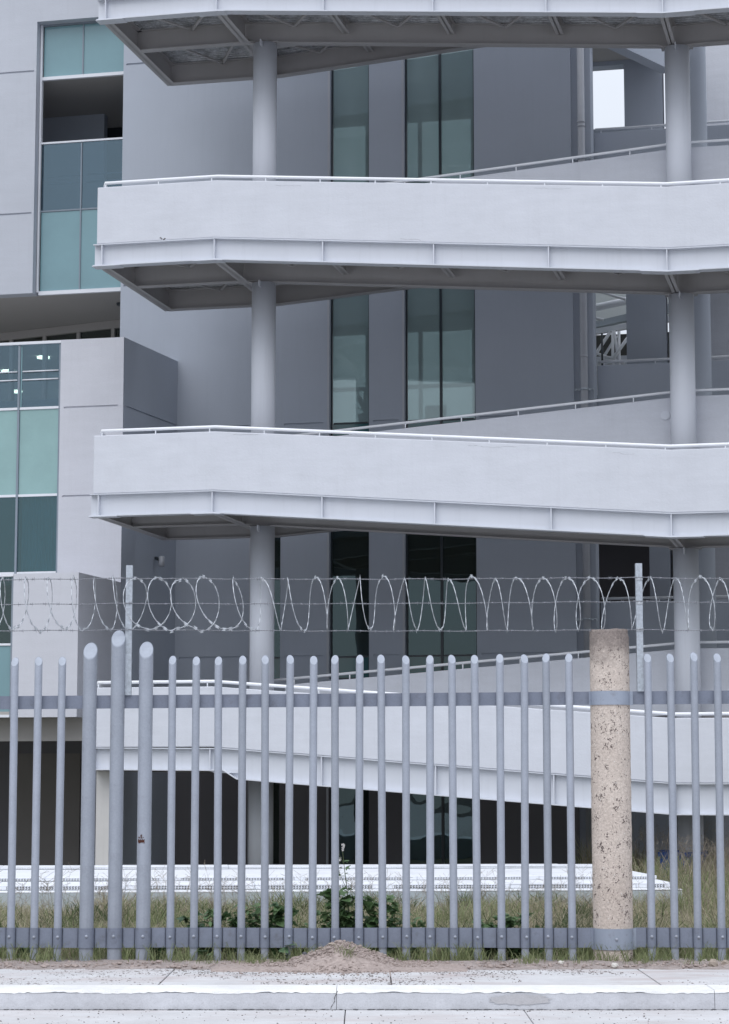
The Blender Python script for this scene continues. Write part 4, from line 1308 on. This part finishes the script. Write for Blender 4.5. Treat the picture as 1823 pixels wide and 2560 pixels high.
# blue crate in the grass
bc = thing('blue_crate', 'bright blue plastic crate half hidden in the tall grass at right', 'crate', (5.05, 36.0, 0.0), R(-10))
q = MB()
for (x0, x1, y0, y1) in ((-0.35, 0.35, -0.25, -0.22), (-0.35, 0.35, 0.22, 0.25), (-0.35, -0.32, -0.22, 0.22), (0.32, 0.35, -0.22, 0.22)):
    q.box(x0, x1, y0, y1, 0.0, 0.53)
q.box(-0.32, 0.32, -0.22, 0.22, 0.0, 0.03)
q.build('crate_body', M['blue'], bc)
q = MB()
q.box(-0.38, 0.38, -0.28, -0.25, 0.49, 0.56); q.box(-0.38, 0.38, 0.25, 0.28, 0.49, 0.58)
q.box(-0.38, -0.35, -0.25, 0.25, 0.49, 0.56); q.box(0.35, 0.38, -0.25, 0.25, 0.49, 0.56)
q.build('rim', M['blue'], bc)

# ------------------------------------------------------------------ dirt mound, clods, stones
mound = thing('dirt_mound', 'small heap of reddish soil spilling from under the fence onto the pavement', 'soil heap', (-0.22, 20.3, 0))
n1, n2 = 70, 44
V, F = [], []
def mh(x, y):
    d = math.sqrt((x / (0.54 if x > 0 else 0.47)) ** 2 + (y / (0.62 if y < 0 else 0.5)) ** 2)
    base = 0.142 * max(0, 1 - d ** 2.0) if d < 1 else 0
    skirt = 0.02 * max(0, 1 - math.sqrt((x / 1.15) ** 2 + (y / 0.85) ** 2))
    nz_ = 0.02 * math.sin(x * 17 + 2 * math.sin(y * 11)) * math.sin(y * 15 + x * 4)
    return base * (1 + 0.15 * math.sin(x * 9 + 1)) + skirt + (nz_ + rnd.uniform(-0.008, 0.010)) * min(1, base * 9)
for j in range(n2 + 1):
    for i in range(n1 + 1):
        x = -1.2 + 2.4 * i / n1; y = -0.95 + 1.6 * j / n2
        V.append((x, y, mh(x, y) - 0.006 + 0.05 * (1 if y > -0.35 else max(0, (y + 0.6) / 0.25)) * (0.5 if abs(x) < 1.1 else 0.0)))
for j in range(n2):
    for i in range(n1):
        a = j * (n1 + 1) + i
        F.append((a, a + 1, a + n1 + 2, a + n1 + 1))
q = MB(); q.add(V, F, True); q.build('heap', M['clod'], mound)
q = MB()
for k in range(3400):
    x = rnd.gauss(0, 0.34); y = rnd.gauss(-0.15, 0.26)
    if abs(x) > 1.0 or not -0.95 < y < 0.6: continue
    r = rnd.choice([0.003, 0.004, 0.004, 0.005, 0.006, 0.008, 0.012]) * rnd.uniform(0.7, 1.3)
    if k % 260 == 0: r = 0.022
    q.blob((x, y, mh(x, y) + 0.02 * (1 if y > -0.35 else 0) + r * 0.3), r * rnd.uniform(0.8, 1.4), r, r * 0.75, 6, 4, 0.25)
q.build('clods', M['clod'], mound, kind='stuff')
q = MB()
for k in range(1500):
    x = rnd.uniform(-4.5, 4.5); y = 20.06 + abs(rnd.gauss(0, 0.33)) - (0.06 if rnd.random() < 0.3 else 0)
    r = rnd.choice([0.004, 0.006, 0.006, 0.009, 0.012, 0.02]) * rnd.uniform(0.6, 1.2)
    q.blob((x, y, 0.008 + 0.018 * math.sin(math.pi * min(1, max(0, (y - 19.9) / 1.25)))), r * rnd.uniform(0.8, 1.5), r, r * 0.7, 6, 4, 0.25)
q.build('soil_clods', M['clod'], kind='stuff')
q = MB()
k = 0
while k < 3800:
    x = rnd.uniform(-4.2, 4.2); y = rnd.uniform(18.44, 20.05)
    dens = 0.35 + 0.4 * math.sin(x * 2.1 + 1.3) * math.sin(y * 3.1) + 0.25 * math.sin(x * 5.7 + y * 4) + (0.35 if y > 19.4 else 0) - (0.5 if x > 1.3 else 0)
    if rnd.random() > dens: 
        k += 0.2
        continue
    k += 1
    r = rnd.choice([0.0022, 0.0028, 0.0028, 0.0035, 0.0045, 0.007]) * rnd.uniform(0.7, 1.3)
    q.blob((x, y, 0.002), r * rnd.uniform(1, 2.2), r, r * 0.7, 5, 3, 0.2)
for k in range(500):
    x = rnd.uniform(-4.2, 4.2); y = rnd.uniform(16.8, 17.93)
    r = rnd.choice([0.002, 0.003, 0.003, 0.005]) * rnd.uniform(0.7, 1.3)
    q.blob((x, y, -0.142), r * rnd.uniform(1, 1.8), r, r * 0.7, 5, 3, 0.2)
q.build('gravel', M['pebble'], kind='stuff')
q = MB()
for k in range(520):
    x = rnd.uniform(-4, 4) if k % 2 else rnd.choice([-3.1, -1.9, -1.3, -0.9, 0.2, 0.9, 2.1, 3.0]) + rnd.gauss(0, 0.12)
    r = rnd.uniform(0.003, 0.012)
    q.blob((x, 17.945 - rnd.uniform(0, 0.03), -0.143), r * 1.8, r, r * 0.5, 5, 3, 0.25)
q.build('gutter_grit', M['stone_dark'], kind='stuff')
def stone(x, y, z, rx, ry, rz, mat, label):
    mb = MB(); mb.blob((0, 0, 0), rx, ry, rz, 9, 6, 0.2)
    o = mb.build('stone', mat, loc=(x, y, z), rot=(0, 0, rnd.uniform(0, 3)))
    o['label'] = label; o['category'] = 'stone'; o['group'] = 'loose stones along the pavement edge'
stone(2.205, 20.13, 0.025, 0.036, 0.03, 0.024, M['stone_white'], 'pale rounded stone at the foot of the concrete post')
stone(3.09, 20.22, 0.03, 0.046, 0.045, 0.045, M['stone_tan'], 'largest tan stone, between the last two pipes at right')
stone(3.21, 20.3, 0.03, 0.045, 0.04, 0.032, M['stone_tan'], 'flat tan stone under the rightmost pipe in view')
stone(3.07, 20.6, 0.03, 0.022, 0.02, 0.014, M['stone_white'], 'small white chip in the soil behind the largest tan stone')
stone(1.76, 20.45, 0.025, 0.03, 0.025, 0.02, M['stone_white'], 'small pale stone left of the concrete post')
stone(-0.53, 20.35, 0.10, 0.03, 0.025, 0.03, M['stone_dark'], 'dark pebble on the left slope of the dirt mound')
stone(-0.28, 20.25, 0.205, 0.045, 0.035, 0.012, M['stone_tan'], 'flat pinkish stone on top of the dirt mound')

# ------------------------------------------------------------------ vegetation
def np_mesh(name, verts, faces_flat, loop_starts, loop_totals, mat, **props):
    me = bpy.data.meshes.new(name)
    me.vertices.add(len(verts)); me.vertices.foreach_set('co', verts.astype(np.float32).ravel())
    me.loops.add(len(faces_flat)); me.loops.foreach_set('vertex_index', faces_flat.astype(np.int32))
    me.polygons.add(len(loop_starts)); me.polygons.foreach_set('loop_start', loop_starts.astype(np.int32))
    me.polygons.foreach_set('loop_total', loop_totals.astype(np.int32))
    me.materials.append(mat)
    me.update(calc_edges=True)
    return put(name, me, **props)

def blades(name, x, y, z, h, w, lean, mat, curl=0.6):
    n = len(x)
    a = rng.uniform(0, 2 * np.pi, n)
    ld = rng.uniform(0, 2 * np.pi, n)
    lx, ly = np.cos(ld) * lean * h, np.sin(ld) * lean * h
    wx, wy = np.cos(a) * w / 2, np.sin(a) * w / 2
    base = np.stack([x, y, z], 1)
    mid = base + np.stack([lx * 0.35, ly * 0.35, h * 0.55], 1)
    mid2 = base + np.stack([lx * 0.75, ly * 0.75, h * 0.85], 1)
    tip = base + np.stack([lx * (1 + curl * 0.5), ly * (1 + curl * 0.5), h * (1 - 0.12 * curl)], 1)
    o = np.stack([wx, wy, np.zeros(n)], 1)
    V = np.stack([base - o, base + o, mid - o * 0.85, mid + o * 0.85, mid2 - o * 0.5, mid2 + o * 0.5, tip], 1).reshape(-1, 3)
    loc = np.array([0, 1, 3, 2, 2, 3, 5, 4, 4, 5, 6])
    fl = (np.arange(n)[:, None] * 7 + loc[None]).ravel()
    tot = np.tile([4, 4, 3], n)
    st = np.concatenate([[0], np.cumsum(tot)[:-1]])
    return np_mesh(name, V, fl, st, tot, mat, kind='stuff')

def clumped(n, x0, x1, y0, y1, k, spread):
    cx, cy = rng.uniform(x0, x1, k), rng.uniform(y0, y1, k)
    i = rng.integers(0, k, n)
    x, y = cx[i] + rng.normal(0, spread, n), cy[i] + rng.normal(0, spread, n)
    m_ = (x > x0) & (x < x1) & (y > y0) & (y < y1)
    return x[m_], y[m_]
def hfield(x, y):
    return 0.75 + 0.35 * np.sin(x * 1.9 + 0.5 * np.sin(y * 1.3)) * np.sin(y * 1.1 + x * 0.6) + 0.2 * np.sin(x * 5.3 + y * 2.1)
def inside_deck(x, y):
    c, s_ = math.cos(R(4.6)), math.sin(R(4.6))
    lx, ly = x * c + (y - 28.3) * s_, -x * s_ + (y - 28.3) * c
    return (ly > -0.03) & (ly < 5.1) & (lx < 4.06)

# band between fence and deck: straw and green in patches
def patch(x, y):
    return np.sin(x * 2.3 + 1.2 * np.sin(y * 0.9)) + 0.8 * np.sin(x * 0.9 - y * 0.7 + 1.0) + 0.5 * np.sin(x * 6.1 + y * 2.9)
x, y = clumped(34000, -5.2, 5.6, 21.15, 29.0, 1500, 0.14)
m_ = ~inside_deck(x, y) & (patch(x, y) + rng.normal(0, 0.7, len(x)) > -0.2); x, y = x[m_], y[m_]
H_ = 0.33 * hfield(x, y) * rng.uniform(0.4, 1.3, len(x))
blades('green_grass', x, y, np.zeros(len(x)), H_, rng.uniform(0.005, 0.011, len(x)), rng.uniform(0.1, 1.0, len(x)), M['green_grass'])
x, y = clumped(60000, -5.2, 5.6, 21.15, 29.0, 1300, 0.18)
m_ = ~inside_deck(x, y) & (patch(x, y) + rng.normal(0, 0.8, len(x)) < 0.9); x, y = x[m_], y[m_]
H_ = 0.29 * hfield(x + 2, y) * rng.uniform(0.3, 1.3, len(x))
blades('dry_grass', x, y, np.zeros(len(x)), H_, rng.uniform(0.003, 0.007, len(x)), rng.uniform(0.3, 1.7, len(x)), M['dry_grass'], 1.0)
x, y = clumped(28000, -5.2, 5.6, 21.15, 29.0, 1600, 0.2)
m_ = ~inside_deck(x, y); x, y = x[m_], y[m_]
H_ = 0.27 * hfield(x + 1, y) * rng.uniform(0.5, 1.3, len(x))
blades('straw_tangle', x, y, np.zeros(len(x)), H_, rng.uniform(0.002, 0.004, len(x)), rng.uniform(0.6, 2.4, len(x)), M['dry_grass'], 1.4)
x, y = clumped(16000, -5.2, 5.6, 21.15, 29.0, 500, 0.10)
m_ = ~inside_deck(x, y) & (patch(x + 1.3, y) > 0.1); x, y = x[m_], y[m_]
H_ = 0.30 * rng.uniform(0.4, 1.3, len(x))
blades('dark_grass', x, y, np.zeros(len(x)), H_, rng.uniform(0.006, 0.013, len(x)), rng.uniform(0.2, 1.1, len(x)), M['dark_grass'])
# tall grass right of the deck
x, y = clumped(15000, 3.7, 9.5, 24.0, 40.0, 700, 0.22)
m_ = ~inside_deck(x, y); x, y = x[m_], y[m_]
H_ = (0.40 + 0.016 * (y - 24)) * hfield(x, y) * rng.uniform(0.5, 1.2, len(x))
blades('tall_grass', x, y, np.zeros(len(x)), H_, rng.uniform(0.006, 0.013, len(x)), rng.uniform(0.1, 0.6, len(x)), M['green_grass'])
x, y = clumped(24000, 3.7, 9.5, 24.0, 40.0, 600, 0.25)
m_ = ~inside_deck(x, y); x, y = x[m_], y[m_]
H_ = (0.36 + 0.018 * (y - 24)) * hfield(x, y) * rng.uniform(0.5, 1.25, len(x))
blades('tall_dry_grass', x, y, np.zeros(len(x)), H_, rng.uniform(0.004, 0.009, len(x)), rng.uniform(0.15, 0.8, len(x)), M['dry_grass'])
# thin weeds along the fence foot
x, y = clumped(4600, -4.8, 4.9, 20.6, 21.3, 130, 0.10)
H_ = 0.125 * rng.uniform(0.4, 1.6, len(x))
blades('fence_foot_grass', x, y, np.full(len(x), 0.02), H_, rng.uniform(0.005, 0.010, len(x)), rng.uniform(0.2, 0.9, len(x)), M['green_grass'])
x, y = clumped(2300, -4.8, 4.9, 20.2, 20.8, 60, 0.06)
H_ = 0.07 * rng.uniform(0.4, 1.6, len(x))
blades('verge_grass', x, y, np.full(len(x), 0.03), H_, rng.uniform(0.003, 0.006, len(x)), rng.uniform(0.3, 1.2, len(x)), M['green_grass'])

x = np.concatenate([rng.normal(-0.15, 0.05, 60), rng.normal(0.02, 0.04, 40), rng.normal(-0.42, 0.05, 30)]); y = np.concatenate([rng.normal(19.95, 0.04, 60), rng.normal(20.35, 0.05, 40), rng.normal(20.2, 0.05, 30)])
z_ = np.array([mh(a + 0.22, b - 20.3) for a, b in zip(x, y)])
blades('mound_tuft', x, y, z_, 0.07 * rng.uniform(0.4, 1.6, len(x)), rng.uniform(0.003, 0.006, len(x)), rng.uniform(0.4, 1.5, len(x)), M['green_grass'])
# seeding stalks standing above the grass
def stalks(name, xs, ys, hs):
    mb = MB()
    for x, y, h in zip(xs, ys, hs):
        lx, ly = rnd.uniform(-0.25, 0.25) * h, rnd.uniform(-0.25, 0.25) * h
        tip = Vector((x + lx, y + ly, h))
        mb.tube([(x, y, 0), (x + lx * 0.4, y + ly * 0.4, h * 0.6), tip], [0.0022, 0.0018, 0.001], 3, cap=False)
        for k in range(rnd.randint(4, 7)):
            a = rnd.uniform(0, 6.28); e = rnd.uniform(0.05, 0.11)
            p = tip - Vector((lx, ly, h)) * (0.035 * k)
            t = p + Vector((math.cos(a) * e, math.sin(a) * e, rnd.uniform(0.02, 0.09)))
            s = Vector((-math.sin(a), math.cos(a), 0)) * 0.0016
            u_ = Vector((0, 0, 0.0016))
            mb.add([p - s, p + s, t + s, t - s], [(0, 1, 2, 3)])
            mb.add([p - u_, p + u_, t + u_, t - u_], [(0, 1, 2, 3)])
    mb.build(name, M['seed'], kind='stuff')
nS = 330
xs = rng.uniform(-5, 5.2, nS); ys = rng.uniform(21.4, 27.4, nS)
stalks('seed_stalks', xs, ys, 0.42 + 0.2 * rng.random(nS) + 0.10 * (rng.random(nS) > 0.92))
nS = 900
xs = rng.uniform(4.3, 9.2, nS); ys = rng.uniform(26, 39, nS)
stalks('tall_seed_stalks', xs, ys, 0.55 + 0.03 * (ys - 26) * rng.random(nS) + 0.2 * rng.random(nS))

# leaf meshes shared by the weeds
def leaf_mesh(kind, mat):
    if kind == 'lance':
        out = [(0, 0), (0.18, 0.22), (0.22, 0.45), (0.15, 0.72), (0, 1.0)]
    elif kind == 'heart':
        out = [(0, 0.06), (0.24, -0.08), (0.44, 0.08), (0.45, 0.35), (0.25, 0.7), (0, 1.0)]
    else:
        out = [(0, 0.05), (0.30, -0.05), (0.48, 0.22), (0.24, 0.36), (0.46, 0.62), (0.17, 0.66), (0, 1.0)]
    mb = MB()
    n = len(out)
    mid = [(0, y, 0.0 - 0.10 * (y - 0.4) ** 2) for _, y in out]
    rt = [(x, y, 0.10 * x - 0.18 * (y - 0.4) ** 2) for x, y in out]
    lf = [(-x, y, 0.10 * x - 0.18 * (y - 0.4) ** 2) for x, y in out]
    V = mid + rt + lf
    F = []
    for i in range(n - 1):
        F.append((i, n + i, n + i + 1, i + 1)); F.append((i, i + 1, 2 * n + i + 1, 2 * n + i))
    mb.add(V, F, True)
    return mb.mesh('leaf', mat)
LEAF = {k: leaf_mesh(k, M['leaf']) for k in ('lance', 'heart', 'lobed')}
LEAFP = {k: leaf_mesh(k, M['leaf_pale']) for k in ('heart', 'lobed')}

def weed(x, y, h, spread, nleaf, kinds, size, label, stems=4, pale=0.0, z0=0.02):
    if nleaf > 15:
        h, spread, nleaf, size = h * 1.45, spread * 1.25, int(nleaf * 4.2), size * 1.08
    if y > 21.05:
        y = 21.0
    root = thing('weed_plant', label, 'weed', (x, y, z0), group='leafy weeds growing along the fence')
    tips = []
    mb = MB()
    for s in range(stems):
        a = 6.28 * s / stems + rnd.uniform(-0.5, 0.5); e = spread * rnd.uniform(0.2, 1.0)
        pts = []
        for k in range(5):
            t = k / 4
            pts.append(Vector((math.cos(a) * e * t ** 1.3, math.sin(a) * e * 0.6 * t ** 1.3, h * rnd.uniform(0.9, 1.05) * t * (1 - 0.15 * t))))
        mb.tube(pts, [0.004, 0.0035, 0.003, 0.0025, 0.0015], 5)
        tips.append(pts)
    mb.build('stem', M['stem'], root)
    for i in range(nleaf):
        pts = tips[i % stems]
        t = rnd.uniform(0.15, 1.0) * 4
        k = min(3, int(t)); p = pts[k].lerp(pts[k + 1], t - k)
        kd = rnd.choice(kinds)
        me = LEAFP[kd] if (rnd.random() < pale and kd in LEAFP) else LEAF[kd]
        o = put('leaf', me, root, loc=p, rot=(rnd.uniform(-0.9, 0.5), rnd.uniform(-0.6, 0.6), rnd.uniform(0, 6.28)))
        sc = size * rnd.uniform(0.6, 1.25)
        o.scale = (sc, sc, sc)
    return root
def fx(px, Y=21.15): return px_x(px, 2300, Y)
weed(fx(515), 21.12, 0.36, 0.20, 26, ['heart', 'lobed'], 0.085, 'broad-leaved vine with pale leaves behind the fifth small pipe from the left', pale=0.6)
weed(fx(580), 21.15, 0.34, 0.16, 30, ['lance', 'lobed'], 0.075, 'dark leafy weed in the gap two pipes left of the mound, partly behind a pipe')
weed(fx(630), 21.20, 0.42, 0.16, 30, ['lance'], 0.075, 'bushy weed of narrow leaves rising left of the soil heap')
weed(fx(700), 21.12, 0.42, 0.14, 28, ['lobed', 'heart'], 0.09, 'upright broad-leaved weed just left of the dirt mound', pale=0.2)
weed(fx(862), 21.15, 0.50, 0.18, 36, ['lobed', 'heart'], 0.10, 'large-leaved dark weed at the foot of the tall flowering stalk', pale=0.1)
weed(fx(925), 21.10, 0.46, 0.18, 36, ['lobed', 'heart', 'lance'], 0.095, 'dense dark weed right of the dirt mound, hanging a leaf over the rail', pale=0.1)
weed(fx(985), 21.20, 0.40, 0.18, 30, ['lance', 'lobed'], 0.08, 'leafy weed with one small white flower, right of the dense dark weed')
weed(fx(1115), 20.98, 0.30, 0.10, 9, ['heart'], 0.10, 'thin vine with heart-shaped leaves climbing in front of a pipe', stems=2)
weed(fx(1235), 21.15, 0.30, 0.20, 30, ['lobed', 'lance'], 0.08, 'low spreading weed midway between the mound and the concrete post')
weed(fx(1285), 21.25, 0.36, 0.18, 30, ['lance', 'lobed'], 0.08, 'taller leafy weed three pipes left of the concrete post')
weed(fx(1340), 21.2, 0.24, 0.14, 20, ['lance'], 0.075, 'small narrow-leaved weed nearest the concrete post')
weed(px_x(522, 2385, 20.72), 20.72, 0.12, 0.07, 4, ['lobed'], 0.095, 'single vine sprig with two large leaves below the lower rail at left', stems=2, pale=1.0)
weed(px_x(711, 2370, 20.74), 20.74, 0.16, 0.06, 4, ['heart'], 0.10, 'sprig with one big rounded leaf below the rail by the mound', stems=2, pale=0.6)
weed(px_x(390, 2400, 20.95), 20.95, 0.16, 0.14, 22, ['lance'], 0.07, 'low weed below the rail beside the large pipes')
weed(px_x(60, 2400, 20.95), 20.95, 0.16, 0.16, 22, ['lance'], 0.06, 'low grassy weed at the foot of the first two pipes')
for k, px in enumerate((620, 690, 1210, 1290)):
    weed(px_x(px, 2395, 20.98), 20.98, 0.13, 0.12, 26, ['heart', 'lobed'], 0.075,
         ['shaded weed under the rail left of the mound, below the bushy weed', 'shaded weed under the rail touching the mound',
          'shaded weed under the rail, fourth gap left of the concrete post', 'shaded weed under the rail, second gap left of the concrete post'][k])
weed(fx(545), 21.10, 0.30, 0.16, 26, ['lance', 'lobed'], 0.07, 'leafy weed filling the gap right of the pale-leaved vine')
weed(fx(660), 21.05, 0.34, 0.15, 28, ['lance', 'lobed'], 0.075, 'leafy weed between the bushy narrow-leaved weed and the upright one by the mound')
weed(fx(760), 21.15, 0.26, 0.14, 20, ['lance'], 0.07, 'pale sparse weed directly behind the left half of the dirt mound')
weed(fx(825), 21.10, 0.34, 0.14, 26, ['lance', 'lobed'], 0.08, 'leafy weed just left of the tall flowering stalk, behind the mound top')
weed(fx(1040), 21.15, 0.30, 0.16, 22, ['lance'], 0.075, 'grassy leafy weed just left of the climbing heart-leaved vine')
# tall flowering stalk
fp = thing('flowering_weed', 'tall spindly weed with tiny white flowers rising in front of the pipes', 'weed', (px_x(868, 2300, 21.0), 21.0, 0.02))
q = MB()
main = [Vector((0, 0, 0)), Vector((0.02, 0, 0.35)), Vector((0.0, 0, 0.62)), Vector((-0.03, 0.0, 0.86)), Vector((-0.045, 0, 1.0))]
q.tube(main, [0.006, 0.005, 0.004, 0.003, 0.002], 6)
br_ = [(main[2], Vector((-0.10, -0.02, 0.86))), (main[3], Vector((-0.09, 0.0, 0.99))), (main[2], Vector((0.05, 0.0, 0.70))), (main[1], Vector((0.10, 0.0, 0.50))), (main[1], Vector((-0.11, 0.02, 0.52)))]
for a, b in br_:
    q.tube([a, a.lerp(b, 0.5) + Vector((0, 0, -0.01)), b], [0.003, 0.0025, 0.0015], 5)
q.build('stem', M['stem'], fp)
for p in (main[4], br_[0][1], br_[1][1], Vector((-0.075, 0, 0.90)), Vector((-0.04, 0, 1.03))):
    q = MB()
    for k in range(3):
        c = p + Vector((rnd.uniform(-.015, .015), rnd.uniform(-.01, .01), rnd.uniform(-.012, .012)))
        for j in range(4):
            a = 1.57 * j + k
            d = Vector((math.cos(a), -0.3, math.sin(a)))
            s = Vector((-math.sin(a), 0, math.cos(a))) * 0.005
            q.add([c, c + d * 0.007 + s, c + d * 0.014, c + d * 0.007 - s], [(0, 1, 2, 3)])
    q.build('flower', M['petal'], fp)
for i in range(34):
    t = rnd.uniform(0.1, 0.8) * 4
    k = min(3, int(t)); p = main[k].lerp(main[k + 1], t - k)
    o = put('leaf', LEAF['lobed' if i % 2 else 'lance'], fp, loc=p + Vector((rnd.uniform(-.07, .07), rnd.uniform(-.03, .03), 0)) * (1.2 - t / 5), rot=(rnd.uniform(-0.9, 0.5), rnd.uniform(-0.6, 0.6), rnd.uniform(0, 6.28)))
    sc = rnd.uniform(0.03, 0.075); o.scale = (sc, sc, sc)
